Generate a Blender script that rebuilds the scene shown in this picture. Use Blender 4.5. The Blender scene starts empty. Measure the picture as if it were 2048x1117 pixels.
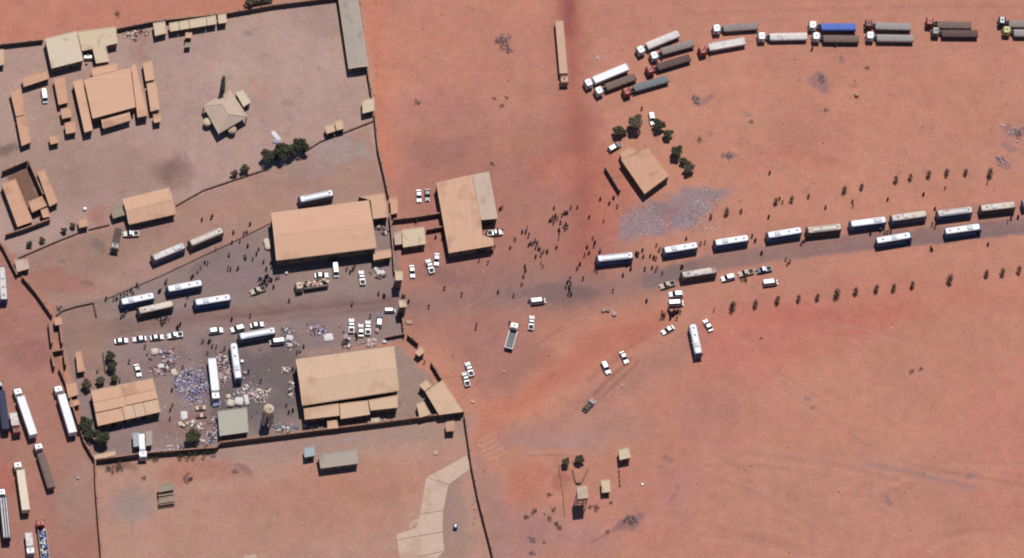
import bpy, bmesh, math, random
import numpy as np
from mathutils import Vector, Matrix

R = random.Random(7)
SC = bpy.context.scene
COL = SC.collection
rad = math.radians

# ------------------------------------------------------------------ camera
PXM = 6.0                                  # photo pixels per metre on the ground
LEAN = Vector((0.2, 1.0, 0)).normalized()  # direction in which tall things lean in the picture
TAN_T = 0.53                               # tangent of the off-nadir angle
TH = math.atan(TAN_T)
DIST = 4000.0
ZC = (-math.sin(TH) * LEAN + math.cos(TH) * Vector((0, 0, 1))).normalized()
XC = (Vector((1, 0, 0)) - ZC * ZC.x).normalized()
YC = ZC.cross(XC).normalized()
CAM = ZC * DIST
cam_data = bpy.data.cameras.new('camera')
cam = bpy.data.objects.new('camera', cam_data)
COL.objects.link(cam)
M4 = Matrix((XC, YC, ZC)).transposed().to_4x4()
M4.translation = CAM
cam.matrix_world = M4
HALF_W = 1024 / PXM
cam_data.sensor_fit = 'HORIZONTAL'
cam_data.sensor_width = 36
cam_data.lens = 36 * DIST / (2 * HALF_W)
cam_data.clip_start = 100
cam_data.clip_end = 20000
SC.camera = cam

# ------------------------------------------------------------------ light
SUN_TAN = 0.47
SHAD = Vector((-0.3, -1.0, 0)).normalized()
SUN_EL = math.atan(1 / SUN_TAN)
travel = (SHAD * math.cos(SUN_EL) + Vector((0, 0, -math.sin(SUN_EL)))).normalized()
world = bpy.data.worlds.new('World')
SC.world = world
world.use_nodes = True
nt = world.node_tree
sky = nt.nodes.new('ShaderNodeTexSky')
sky.sky_type = 'NISHITA'
sky.sun_disc = False
sky.sun_elevation = SUN_EL
sky.sun_rotation = math.atan2(-SHAD.x, -SHAD.y)
sky.dust_density = 0.1
sky.air_density = 1.0
sky.ozone_density = 6.0
nt.links.new(sky.outputs[0], nt.nodes['Background'].inputs[0])
nt.nodes['Background'].inputs[1].default_value = 0.075
sun_data = bpy.data.lights.new('sun', 'SUN')
sun_data.energy = 5.0
sun_data.angle = rad(0.53)
sun_data.color = (1.0, 0.965, 0.92)
sun = bpy.data.objects.new('sun', sun_data)
sun.rotation_euler = travel.to_track_quat('-Z', 'Y').to_euler()
sun.location = -travel * 300
COL.objects.link(sun)
SC.view_settings.view_transform = 'Standard'
SC.view_settings.look = 'None'
SC.view_settings.exposure = -0.32
SC.view_settings.gamma = 1.0
SC.view_settings.use_curve_mapping = False
SC.cycles.max_bounces = 3
SC.cycles.diffuse_bounces = 2
SC.cycles.filter_width = 2.0

# ------------------------------------------------------------------ survey helpers
def W(x, y, h=0.0):
    """photo survey point at height h -> world"""
    u = (x - 1024) / PXM
    v = -(y - 558.5) / PXM
    d = XC * u + YC * v - ZC * DIST
    t = (h - CAM.z) / d.z
    return CAM + d * t

def lin(c):
    c = c / 255.0
    return c / 12.92 if c <= 0.04045 else ((c + 0.055) / 1.055) ** 2.4

KL = (1.22, 1.235, 1.265)                    # light on a level sunlit surface, per channel
def C(r, g, b):
    """sunlit colour of a level surface -> base colour"""
    return tuple(min(0.85, lin(v) / k) for v, k in zip((r, g, b), KL))

# ------------------------------------------------------------------ materials
MATS = {}
def mat(name, col, rough=0.85, var=0.12, scale=1.2, metal=0.0, bump=0.0, bscale=8.0, rnd=0.0, streak=None, stain=None, spec=0.3):
    m = bpy.data.materials.new(name)
    m.use_nodes = True
    n = m.node_tree.nodes
    l = m.node_tree.links
    b = n['Principled BSDF']
    b.inputs['Roughness'].default_value = rough
    b.inputs['Metallic'].default_value = metal
    b.inputs['Specular IOR Level'].default_value = spec
    geo = n.new('ShaderNodeNewGeometry')
    src = geo.outputs['Position']
    if streak:
        mp = n.new('ShaderNodeMapping')
        mp.inputs['Rotation'].default_value = (0, 0, rad(streak[0]))
        mp.inputs['Scale'].default_value = streak[1]
        l.new(src, mp.inputs[0])
        src2 = mp.outputs[0]
    else:
        src2 = src
    nz = n.new('ShaderNodeTexNoise')
    nz.inputs['Scale'].default_value = scale
    nz.inputs['Detail'].default_value = 5
    nz.inputs['Roughness'].default_value = 0.65
    l.new(src2, nz.inputs['Vector'])
    mr = n.new('ShaderNodeMapRange')
    mr.inputs['From Min'].default_value = 0.3
    mr.inputs['From Max'].default_value = 0.7
    mr.inputs['To Min'].default_value = 1 - var
    mr.inputs['To Max'].default_value = 1 + var
    l.new(nz.outputs['Fac'], mr.inputs['Value'])
    val = mr.outputs[0]
    if rnd:
        oi = n.new('ShaderNodeObjectInfo')
        mr2 = n.new('ShaderNodeMapRange')
        mr2.inputs['To Min'].default_value = 1 - rnd
        mr2.inputs['To Max'].default_value = 1 + rnd
        l.new(oi.outputs['Random'], mr2.inputs['Value'])
        mu = n.new('ShaderNodeMath')
        mu.operation = 'MULTIPLY'
        l.new(val, mu.inputs[0])
        l.new(mr2.outputs[0], mu.inputs[1])
        val = mu.outputs[0]
    vm = n.new('ShaderNodeVectorMath')
    vm.operation = 'SCALE'
    vm.inputs[0].default_value = col[:3]
    l.new(val, vm.inputs['Scale'])
    out = vm.outputs[0]
    if stain:
        n2 = n.new('ShaderNodeTexNoise')
        n2.inputs['Scale'].default_value = stain[1]
        n2.inputs['Detail'].default_value = 6
        l.new(src, n2.inputs['Vector'])
        m3 = n.new('ShaderNodeMapRange')
        m3.inputs['From Min'].default_value = stain[2]
        m3.inputs['From Max'].default_value = stain[2] + 0.12
        l.new(n2.outputs['Fac'], m3.inputs['Value'])
        mx = n.new('ShaderNodeMix')
        mx.data_type = 'RGBA'
        l.new(m3.outputs[0], mx.inputs['Factor'])
        l.new(out, mx.inputs['A'])
        mx.inputs['B'].default_value = (*stain[0], 1)
        out = mx.outputs['Result']
    l.new(out, b.inputs['Base Color'])
    if bump:
        nb = n.new('ShaderNodeTexNoise')
        nb.inputs['Scale'].default_value = bscale
        nb.inputs['Detail'].default_value = 4
        l.new(src, nb.inputs['Vector'])
        bp = n.new('ShaderNodeBump')
        bp.inputs['Strength'].default_value = bump
        bp.inputs['Distance'].default_value = 0.1
        l.new(nb.outputs['Fac'], bp.inputs['Height'])
        l.new(bp.outputs[0], b.inputs['Normal'])
    MATS[name] = m
    return m

ST = (78, (1.6, 0.12, 1.0))
ST2 = (12, (0.12, 1.6, 1.0))
dust = C(176, 132, 112)
mat('roof_tan', C(212, 169, 141), 0.8, 0.07, 1.0, streak=ST, stain=(C(193, 150, 124), 0.13, 0.52))
mat('roof_tan2', C(216, 171, 143), 0.8, 0.07, 1.0, streak=ST2, stain=(C(200, 158, 130), 0.1, 0.53))
mat('roof_sand', C(212, 178, 150), 0.8, 0.06, 1.0, streak=ST, stain=(C(198, 160, 132), 0.12, 0.54))
mat('roof_cream', C(212, 190, 162), 0.8, 0.08, 0.9, stain=(C(188, 160, 134), 0.25, 0.55))
mat('roof_white', C(214, 196, 172), 0.75, 0.06, 0.8, stain=(C(196, 172, 146), 0.2, 0.56))
mat('roof_pink', C(207, 160, 132), 0.85, 0.08, 1.0, stain=(C(192, 145, 119), 0.3, 0.55))
mat('roof_grey', C(172, 158, 146), 0.7, 0.07, 0.9, streak=ST2, stain=(C(156, 140, 126), 0.2, 0.55))
mat('roof_pale', C(198, 174, 156), 0.7, 0.07, 0.9, stain=(C(184, 158, 140), 0.2, 0.55))
mat('roof_green', C(176, 170, 156), 0.65, 0.06, 0.8, stain=(C(160, 152, 138), 0.2, 0.55))
mat('roof_blue', C(160, 168, 174), 0.6, 0.08, 1.0)
mat('roof_olive', C(156, 140, 122), 0.75, 0.12, 1.0)
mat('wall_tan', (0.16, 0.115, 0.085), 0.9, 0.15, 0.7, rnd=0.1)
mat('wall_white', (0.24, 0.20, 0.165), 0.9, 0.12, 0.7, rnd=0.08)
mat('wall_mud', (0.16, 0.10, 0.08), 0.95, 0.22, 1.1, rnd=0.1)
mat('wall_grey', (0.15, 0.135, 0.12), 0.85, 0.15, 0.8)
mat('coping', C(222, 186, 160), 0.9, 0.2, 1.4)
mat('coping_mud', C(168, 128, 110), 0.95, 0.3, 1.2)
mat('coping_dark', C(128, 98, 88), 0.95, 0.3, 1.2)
mat('glass', (0.012, 0.016, 0.026), 0.12, 0.1, 2, spec=0.5)
mat('door_dark', (0.07, 0.055, 0.05), 0.7, 0.2, 1.5)
mat('door_blue', (0.06, 0.09, 0.15), 0.6, 0.2, 1.5)
mat('hatch', (0.05, 0.05, 0.055), 0.7, 0.1, 2)
mat('hatch_grey', (0.13, 0.14, 0.17), 0.6, 0.1, 2)
mat('bed_grey', (0.15, 0.145, 0.155), 0.7, 0.2, 1)
mat('leaf_twig', (0.25, 0.155, 0.135), 0.9, 0.3, 1.0, rnd=0.2)
mat('stone_pale', (0.50, 0.44, 0.46), 0.9, 0.25, 1.5)
mat('ac_grey', (0.50, 0.51, 0.54), 0.5, 0.12, 3)
mat('steel', (0.16, 0.15, 0.15), 0.55, 0.2, 2, metal=0.3)
mat('tyre', (0.018, 0.018, 0.019), 0.9, 0.2, 4)
mat('rim', (0.25, 0.25, 0.26), 0.5, 0.1, 4, metal=0.4)
mat('chassis', (0.03, 0.03, 0.034), 0.8, 0.2, 2)
mat('bus_roof', (0.70, 0.69, 0.70), 0.42, 0.05, 1.5, rnd=0.05, stain=((0.56, 0.50, 0.47), 0.8, 0.60))
mat('bus_roof_dusty', (0.60, 0.53, 0.50), 0.6, 0.1, 1.2, rnd=0.06, stain=((0.44, 0.36, 0.32), 0.7, 0.52))
mat('bus_roof_beige', (0.60, 0.50, 0.41), 0.6, 0.12, 1.4, rnd=0.06, stain=((0.42, 0.33, 0.26), 0.7, 0.54))
mat('bus_roof_dirty', (0.58, 0.49, 0.44), 0.6, 0.16, 1.0, stain=((0.26, 0.19, 0.15), 0.35, 0.52))
mat('bus_azure_shaded', (0.055, 0.12, 0.24), 0.4, 0.1, 1.0, spec=0.4)  # azure bus sides, darkened so the colour holds their shade
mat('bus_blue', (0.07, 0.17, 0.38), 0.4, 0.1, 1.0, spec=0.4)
mat('bus_white_shaded', (0.15, 0.17, 0.22), 0.4, 0.08, 1.0, spec=0.4)  # sides of white buses, with their shade put into the colour
mat('bus_tan_shaded', (0.13, 0.10, 0.08), 0.5, 0.1, 1.0)  # tan bus sides, shade worked into the base colour
mat('lamp', (0.7, 0.68, 0.6), 0.2, 0.05, 3)
mat('tail_lamp', (0.35, 0.03, 0.02), 0.3, 0.05, 3)
mat('paint_white', (0.74, 0.73, 0.72), 0.32, 0.04, 2, rnd=0.05, spec=0.5)
mat('paint_pearl', (0.62, 0.58, 0.53), 0.35, 0.06, 2, rnd=0.05, spec=0.5)
mat('paint_sand', (0.52, 0.40, 0.29), 0.5, 0.1, 2)
mat('paint_black', (0.02, 0.02, 0.025), 0.2, 0.05, 2, spec=0.5)
mat('paint_navy', (0.03, 0.05, 0.10), 0.3, 0.05, 2)
mat('paint_grey', (0.20, 0.18, 0.17), 0.4, 0.1, 2)
mat('paint_red', (0.33, 0.055, 0.035), 0.45, 0.12, 1.5)
mat('paint_maroon', (0.20, 0.045, 0.035), 0.5, 0.12, 1.5)
mat('paint_yellow', (0.52, 0.46, 0.16), 0.45, 0.1, 1.5)
mat('paint_tan', (0.50, 0.315, 0.225), 0.6, 0.08, 1.2)
mat('tarp_white', (0.62, 0.56, 0.53), 0.7, 0.09, 1.3, bump=0.4, bscale=1.5, stain=((0.45, 0.38, 0.35), 0.5, 0.55))
mat('tarp_bright', (0.70, 0.69, 0.69), 0.5, 0.05, 1.3, bump=0.3, bscale=1.5)
mat('tarp_cream', (0.66, 0.54, 0.42), 0.7, 0.08, 1.3, bump=0.3, bscale=1.5)
mat('tarp_tan', (0.50, 0.31, 0.22), 0.75, 0.09, 1.3, bump=0.3, bscale=1.5)
mat('tarp_brown', (0.17, 0.115, 0.095), 0.85, 0.18, 1.6, bump=0.5, bscale=1.5)
mat('tarp_umber', (0.115, 0.07, 0.062), 0.85, 0.18, 1.6, bump=0.5, bscale=1.5)
mat('tarp_grey', (0.25, 0.20, 0.185), 0.85, 0.15, 1.6, bump=0.5, bscale=1.5)
mat('tarp_steel', (0.30, 0.26, 0.25), 0.8, 0.15, 1.6, bump=0.5, bscale=1.5)
mat('tarp_teal', (0.15, 0.165, 0.165), 0.7, 0.12, 1.6, bump=0.5, bscale=1.5)
mat('tarp_blue', (0.07, 0.13, 0.42), 0.6, 0.12, 1.2, bump=0.4, bscale=1.5)
mat('tarp_navy', (0.03, 0.035, 0.07), 0.7, 0.12, 1.2, bump=0.4, bscale=1.5)
mat('leaf_green', (0.10, 0.10, 0.058), 0.8, 0.35, 1.0, rnd=0.2)
mat('leaf_olive', (0.165, 0.135, 0.085), 0.85, 0.35, 1.0, rnd=0.2)
mat('leaf_dry', (0.21, 0.122, 0.102), 0.9, 0.3, 1.0, rnd=0.2)
mat('leaf_grey', (0.34, 0.255, 0.255), 0.9, 0.3, 1.0, rnd=0.2)
mat('bark', (0.09, 0.06, 0.05), 0.9, 0.3, 3)
mat('concrete', C(204, 176, 158), 0.85, 0.06, 0.5, stain=(C(190, 158, 138), 0.12, 0.5))
mat('stone', (0.36, 0.285, 0.29), 0.9, 0.3, 1.5, rnd=0.3)
mat('stone_tan', (0.42, 0.28, 0.21), 0.9, 0.2, 1.5)
mat('rubble', (0.52, 0.40, 0.32), 0.9, 0.3, 1.0)
mat('skin', (0.09, 0.05, 0.035), 0.6, 0.1, 4)
mat('hair', (0.012, 0.010, 0.010), 0.8, 0.1, 4)
CLOTH = {'c_black': (0.02, 0.02, 0.025), 'c_navy': (0.03, 0.04, 0.085), 'c_maroon': (0.10, 0.03, 0.035), 'c_grey': (0.08, 0.075, 0.085),
         'c_brown': (0.09, 0.05, 0.04), 'c_white': (0.45, 0.43, 0.42), 'c_blue': (0.05, 0.08, 0.20)}
for k, v in CLOTH.items():
    mat(k, v, 0.9, 0.15, 4)
BAGS = {'b_white': (0.62, 0.57, 0.56), 'b_pink': (0.45, 0.28, 0.27), 'b_lilac': (0.34, 0.30, 0.42), 'b_blue': (0.13, 0.16, 0.36), 'b_cream': (0.58, 0.47, 0.37),
        'b_dark': (0.05, 0.045, 0.06), 'b_brown': (0.18, 0.10, 0.09), 'b_red': (0.26, 0.10, 0.10), 'b_teal': (0.13, 0.19, 0.20)}
for k, v in BAGS.items():
    mat(k, v, 0.8, 0.15, 3)

# ------------------------------------------------------------------ mesh helpers
class MB:
    def __init__(s):
        s.v = []; s.f = []; s.mi = []
    def box(s, c, d, rz=0.0, top=1.0, mi=0, tilt=0.0):
        n = len(s.v)
        ca, sa = math.cos(rz), math.sin(rz)
        for z in (-0.5, 0.5):
            k = top if z > 0 else 1.0
            for x, y in ((-.5, -.5), (.5, -.5), (.5, .5), (-.5, .5)):
                X, Y, Z = x * d[0] * k, y * d[1] * k, z * d[2] + tilt * x * d[0]
                s.v.append((c[0] + X * ca - Y * sa, c[1] + X * sa + Y * ca, c[2] + Z))
        for q in ((0, 3, 2, 1), (4, 5, 6, 7), (0, 1, 5, 4), (1, 2, 6, 5), (2, 3, 7, 6), (3, 0, 4, 7)):
            s.f.append([n + i for i in q]); s.mi.append(mi)
        return s
    def prism(s, poly, z0, z1):
        n = len(s.v); k = len(poly)
        zt = z1 if isinstance(z1, (list, tuple)) else [z1] * k
        for p in poly: s.v.append((p[0], p[1], z0))
        for p, z in zip(poly, zt): s.v.append((p[0], p[1], z))
        s.f.append([n + i for i in reversed(range(k))]); s.mi.append(0)
        s.f.append([n + k + i for i in range(k)]); s.mi.append(0)
        for i in range(k):
            j = (i + 1) % k
            s.f.append([n + i, n + j, n + k + j, n + k + i]); s.mi.append(0)
        return s
    def loft(s, rings, cap=True):
        n = len(s.v); k = len(rings[0])
        for r in rings: s.v.extend(r)
        for a in range(len(rings) - 1):
            for i in range(k):
                j = (i + 1) % k
                s.f.append([n + a * k + i, n + a * k + j, n + (a + 1) * k + j, n + (a + 1) * k + i]); s.mi.append(0)
        if cap:
            s.f.append([n + i for i in reversed(range(k))]); s.mi.append(0)
            m = n + (len(rings) - 1) * k
            s.f.append([m + i for i in range(k)]); s.mi.append(0)
        return s
    def cyl(s, c, r, h, axis='z', seg=12, r2=None):
        r2 = r if r2 is None else r2
        rings = []
        for t, rr in ((-0.5, r), (0.5, r2)):
            ring = []
            for i in range(seg):
                a = 2 * math.pi * i / seg
                p = (rr * math.cos(a), rr * math.sin(a), t * h)
                if axis == 'y': p = (p[0], -p[2], p[1])
                if axis == 'x': p = (p[2], p[0], p[1])
                ring.append((c[0] + p[0], c[1] + p[1], c[2] + p[2]))
            rings.append(ring)
        return s.loft(rings)
    def bar(s, a, b, r, seg=6, r2=None):
        a = Vector(a); b = Vector(b)
        d = (b - a).normalized()
        u = d.orthogonal().normalized(); w = d.cross(u)
        r2 = r if r2 is None else r2
        rings = [[tuple(p + u * (q * math.cos(2 * math.pi * i / seg)) + w * (q * math.sin(2 * math.pi * i / seg))) for i in range(seg)] for p, q in ((a, r), (b, r2))]
        return s.loft(rings)
    def quad(s, *pts):
        n = len(s.v); s.v.extend([tuple(p) for p in pts]); s.f.append(list(range(n, n + len(pts)))); s.mi.append(0)
        return s
    def mesh(s, name, mats=None, fix=True):
        me = bpy.data.meshes.new(name)
        me.from_pydata(s.v, [], s.f)
        if mats and len(mats) > 1:
            me.polygons.foreach_set('material_index', s.mi)
        for m in (mats or []):
            me.materials.append(MATS[m])
        if fix:
            bm = bmesh.new(); bm.from_mesh(me)
            bmesh.ops.recalc_face_normals(bm, faces=bm.faces)
            bm.to_mesh(me); bm.free()
        me.update()
        return me

def link(name, data, parent=None, loc=(0, 0, 0), rz=0.0, sc=None):
    o = bpy.data.objects.new(name, data)
    COL.objects.link(o)
    o.location = loc
    if rz: o.rotation_euler = (0, 0, rz)
    if sc: o.scale = sc
    if parent is not None: o.parent = parent
    return o

def omat(o, m):
    o.material_slots[0].link = 'OBJECT'
    o.material_slots[0].material = MATS[m]

def tag(o, label=None, cat=None, group=None, kind=None):
    if label: o['label'] = label
    if cat: o['category'] = cat
    if group: o['group'] = group
    if kind: o['kind'] = kind
    return o

UNIT = MB().box((0, 0, 0), (1, 1, 1)).mesh('unit_block', ['glass'])

def inst(spec, name, loc, rz, label, cat, group=None, ov=None, sc=(1, 1, 1)):
    """one thing from a list of parts (name, mesh, subparts); meshes are shared, paint differs"""
    root = link(name, None, None, loc, rz, sc)
    tag(root, label, cat, group)
    ov = ov or {}
    for pn, me, subs in spec:
        p = link(pn, me, root)
        if pn in ov: omat(p, ov[pn])
        for sn, sm in subs:
            q = link(sn, sm, p)
            if sn in ov: omat(q, ov[sn])
    return root

def heading(x1, y1, x2, y2, h):
    a = W(x1, y1, h); b = W(x2, y2, h)
    return a, b, math.atan2(a.y - b.y, a.x - b.x), (a - b).length

ORD = ['first', 'second', 'third', 'fourth', 'fifth', 'sixth', 'seventh', 'eighth', 'ninth', 'tenth', 'eleventh', 'twelfth', 'thirteenth', 'fourteenth', 'fifteenth']

# ------------------------------------------------------------------ ground
def lattice(seed):
    return np.random.RandomState(seed).rand(256, 256)
def vnoise(x, y, seed):
    L = lattice(seed)
    xi = np.floor(x).astype(int); yi = np.floor(y).astype(int)
    fx = x - xi; fy = y - yi
    fx = fx * fx * (3 - 2 * fx); fy = fy * fy * (3 - 2 * fy)
    g = lambda i, j: L[(xi + i) & 255, (yi + j) & 255]
    return (g(0, 0) * (1 - fx) + g(1, 0) * fx) * (1 - fy) + (g(0, 1) * (1 - fx) + g(1, 1) * fx) * fy
def fbm(x, y, seed, octv=5):
    t = 0; a = 0.5; s = 0
    for i in range(octv):
        t = t + a * vnoise(x * 2 ** i + 17.3 * i, y * 2 ** i + 9.1 * i, seed + i); s += a; a *= 0.55
    return t / s

def build_ground():
    step = 0.36
    xs = np.concatenate([[-6000, -2500, -1000, -500, -300], np.arange(-200, 200.01, step), [300, 500, 1000, 2500, 6000]])
    ys = np.concatenate([[-6000, -2500, -1000, -500, -300], np.arange(-118, 118.01, step), [300, 500, 1000, 2500, 6000]])
    X, Y = np.meshgrid(xs, ys)
    X = X.ravel(); Y = Y.ravel()
    # survey coordinates of every ground point
    dx = X - CAM.x; dy = Y - CAM.y; dz = -CAM.z
    u = dx * XC.x + dy * XC.y + dz * XC.z
    v = dx * YC.x + dy * YC.y + dz * YC.z
    w = -(dx * ZC.x + dy * ZC.y + dz * ZC.z)
    w = np.maximum(w, 200)
    px = 1024 + u / w * DIST * PXM
    py = 558.5 - v / w * DIST * PXM
    wx = (fbm(X / 14, Y / 14, 3) - 0.5); wy = (fbm(X / 14, Y / 14, 31) - 0.5)
    fine = fbm(X / 3.0, Y / 3.0, 55, 4) - 0.5
    qx = px + wx * 60 + fine * 14; qy = py + wy * 60 - fine * 14
    sx = px + wx * 10 + fine * 8; sy = py + wy * 10 - fine * 8
    big = fbm(X / 55, Y / 55, 11, 5); mid = fbm(X / 9, Y / 9, 71, 5)
    c = np.zeros((len(X), 3))
    def col3(r, g, b): return np.array(C(r, g, b))
    A = col3(191, 133, 113); B = col3(194, 136, 114); D = col3(188, 130, 112)
    t = np.clip((big - 0.35) / 0.3, 0, 1)[:, None]
    c[:] = A
    c = D * (1 - t) + B * t
    def sm(d, soft):
        return np.clip(0.5 - d / max(soft, 1e-3), 0, 1)
    def mixin(ix, m, col, k=1.0):
        m = np.clip(m, 0, 1)
        m = (m * m * (3 - 2 * m) * k)[:, None]
        c[ix] = c[ix] * (1 - m) + col3(*col) * m
    def segd(ax, ay, bx, by, x, y):
        ex, ey = bx - ax, by - ay
        tt = np.clip(((x - ax) * ex + (y - ay) * ey) / (ex * ex + ey * ey + 1e-9), 0, 1)
        return np.hypot(x - ax - tt * ex, y - ay - tt * ey)
    def near(pts, pad):
        xx = [p[0] for p in pts]; yy = [p[1] for p in pts]
        return np.nonzero((px > min(xx) - pad) & (px < max(xx) + pad) & (py > min(yy) - pad) & (py < max(yy) + pad))[0]
    def line(pts, width, col, soft, k=1.0, warp=True):
        ix = near(pts, width + soft * 2 + (45 if warp == 2 else 14))
        x, y = (qx[ix], qy[ix]) if warp == 2 else ((sx[ix], sy[ix]) if warp else (px[ix] + wx[ix] * 8, py[ix] + wy[ix] * 8))
        d = np.full(len(ix), 1e9)
        for (ax, ay), (bx, by) in zip(pts[:-1], pts[1:]):
            d = np.minimum(d, segd(ax, ay, bx, by, x, y))
        mixin(ix, sm(d - width, soft * 2), col, k)
    def poly(pts, col, soft, k=1.0, warp=True):
        ix = near(pts, soft * 2 + (45 if warp == 2 else 14))
        x, y = (qx[ix], qy[ix]) if warp == 2 else (sx[ix], sy[ix])
        d = np.full(len(ix), 1e9); ins = np.zeros(len(ix), bool)
        n = len(pts)
        for i in range(n):
            ax, ay = pts[i]; bx, by = pts[(i + 1) % n]
            d = np.minimum(d, segd(ax, ay, bx, by, x, y))
            cond = ((ay > y) != (by > y)) & (x < (bx - ax) * (y - ay) / (by - ay + 1e-12) + ax)
            ins ^= cond
        mixin(ix, sm(np.where(ins, -d, d), soft * 2), col, k)
    def blob(x0, y0, rx, ry, col, k=0.8, soft=0.7):
        ix = near([(x0 - rx * 1.5, y0 - ry * 1.5), (x0 + rx * 1.5, y0 + ry * 1.5)], 45)
        d = np.hypot((qx[ix] - x0) / rx, (qy[ix] - y0) / ry)
        mixin(ix, np.clip((1 + soft / 2 - d) / soft, 0, 1), col, k)
    # --- open desert
    poly([(-300, -300), (1120, -300), (1115, 0), (700, -10), (0, 92), (-300, 110)], (191, 127, 108), 20, 0.9)
    poly([(1420, 620), (1800, 570), (2048, 560), (2048, 610), (1750, 660), (1560, 740), (1380, 760)], (190, 119, 103), 45, 0.6, 2)
    blob(1490, 690, 110, 70, (197, 124, 109), 0.7)
    blob(1690, 640, 150, 26, (186, 108, 95), 0.5)
    blob(1900, 700, 150, 60, (186, 130, 108), 0.6)
    blob(1700, 1000, 330, 110, (184, 131, 113), 0.6)
    blob(2020, 900, 110, 160, (192, 128, 113), 0.6)
    blob(1420, 830, 50, 60, (178, 122, 114), 0.4)
    blob(1620, 260, 90, 60, (181, 122, 108), 0.6)
    blob(1570, 320, 120, 22, (184, 112, 98), 0.4)
    # --- ground in front of the gate
    poly([(780, 260), (1120, 240), (1230, 420), (1300, 560), (1180, 620), (1000, 660), (830, 660), (800, 500)], (171, 118, 106), 70, 0.9, 2)
    line([(742, -30), (752, 150), (768, 330)], 26, (198, 126, 104), 32, 0.75)
    blob(870, 225, 90, 40, (178, 124, 116), 0.5)
    blob(940, 60, 150, 60, (188, 128, 110), 0.6)
    blob(880, 305, 60, 30, (163, 115, 107), 0.7)
    line([(1136, -40), (1140, 130), (1160, 290), (1172, 520)], 16, (162, 95, 84), 42, 0.8)
    line([(1160, 250), (1178, 420), (1172, 500)], 22, (164, 98, 87), 40, 0.5)
    line([(1133, -40), (1136, 60)], 14, (146, 82, 78), 16, 0.7)
    line([(1070, 340), (1130, 300), (1190, 250)], 14, (168, 100, 92), 26, 0.5)
    blob(1120, 340, 60, 30, (190, 120, 100), 0.5)
    blob(1040, 290, 50, 26, (184, 128, 106), 0.5)
    blob(1215, 390, 40, 90, (186, 112, 94), 0.6)
    line([(800, 612), (980, 596), (1170, 582), (1330, 556)], 24, (147, 117, 110), 34, 0.85)
    line([(900, 540), (1000, 555), (1170, 578)], 26, (150, 116, 108), 40, 0.6)
    blob(1145, 590, 52, 20, (122, 100, 98), 0.65, 1.2)
    blob(1110, 582, 90, 12, (128, 104, 102), 0.6)
    blob(870, 560, 50, 20, (136, 102, 98), 0.5)
    # --- tarmac road to the right
    line([(1300, 562), (1420, 528), (1600, 497), (1820, 476), (2070, 448)], 16, (136, 113, 110), 6, 1.0)
    line([(1600, 500), (1820, 478), (2070, 449)], 14, (128, 108, 107), 5, 0.9)
    line([(1420, 520), (1760, 466), (2070, 425)], 26, (168, 122, 112), 20, 0.5)
    # --- tracks below the gate
    line([(955, 880), (1060, 800), (1180, 720), (1330, 640)], 16, (196, 121, 98), 30, 0.75, 2)
    line([(960, 830), (1080, 770), (1160, 690)], 12, (194, 118, 96), 26, 0.5, 2)
    line([(960, 905), (1120, 850), (1260, 760), (1400, 690)], 16, (166, 122, 112), 26, 0.7, 2)
    line([(1190, 790), (1262, 718)], 3, (146, 92, 84), 5, 0.7)
    line([(1206, 794), (1276, 726)], 2, (146, 94, 86), 4, 0.6)
    line([(1180, 760), (1300, 660)], 5, (150, 98, 90), 9, 0.5)
    poly([(880, 640), (1060, 640), (1090, 700), (1020, 790), (950, 800)], (166, 117, 107), 26, 0.8, 2)
    line([(1110, 760), (1180, 690), (1290, 650)], 22, (184, 112, 97), 26, 0.6, 2)
    blob(1085, 718, 24, 20, (164, 98, 86), 0.4, 1.3)
    blob(1240, 850, 80, 30, (176, 130, 118), 0.6)
    blob(1150, 870, 110, 30, (178, 134, 122), 0.6)
    for i in range(5):
        line([(955 + 5 * i, 885 + i * 9), (985 + 6 * i, 870 + i * 9)], 2.0, (200, 150, 126), 3, 0.6)
    line([(950, 925), (1000, 1117)], 12, (160, 128, 120), 16, 0.6)
    # --- upper left compound
    poly([(-120, 105), (85, 84), (450, 30), (690, -2), (722, -2), (748, 215), (770, 380), (785, 450), (540, 440), (350, 408), (30, 520), (-120, 300)], (178, 147, 137), 6, 1.0)
    blob(560, 120, 140, 90, (183, 153, 140), 0.7)
    blob(130, 330, 190, 60, (166, 136, 124), 0.6)
    blob(220, 360, 120, 60, (160, 129, 118), 0.5)
    blob(345, 350, 38, 26, (128, 100, 94), 0.6, 1.2)
    blob(330, 345, 14, 20, (120, 92, 88), 0.4, 1.2)
    blob(525, 185, 22, 24, (190, 138, 122), 0.5, 1.2)
    blob(198, 430, 24, 26, (166, 112, 98), 0.65, 1.0)
    blob(10, 295, 30, 14, (104, 86, 84), 0.6, 1.2)
    blob(130, 205, 70, 60, (164, 134, 122), 0.6)
    blob(290, 85, 18, 30, (164, 124, 112), 0.5)
    blob(500, 63, 12, 6, (140, 118, 116), 0.6)
    blob(640, 30, 80, 40, (168, 140, 130), 0.6)
    # courtyard of the left house
    poly([(12, 352), (52, 336), (84, 400), (44, 420)], (130, 98, 84), 4, 1.0)
    # lane between the inner walls
    poly([(30, 520), (352, 412), (740, 255), (770, 390), (545, 440), (380, 522), (200, 598), (130, 625), (90, 600)], (170, 134, 121), 5, 1.0)
    poly([(30, 520), (200, 458), (330, 440), (330, 470), (180, 560), (90, 600)], (156, 122, 111), 22, 0.7)
    blob(690, 298, 52, 24, (166, 146, 141), 0.85)
    blob(620, 330, 70, 16, (160, 138, 132), 0.6)
    blob(120, 570, 80, 24, (166, 112, 100), 0.6)
    blob(200, 498, 20, 14, (112, 98, 96), 0.5)
    blob(440, 420, 120, 14, (172, 132, 116), 0.5)
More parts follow.
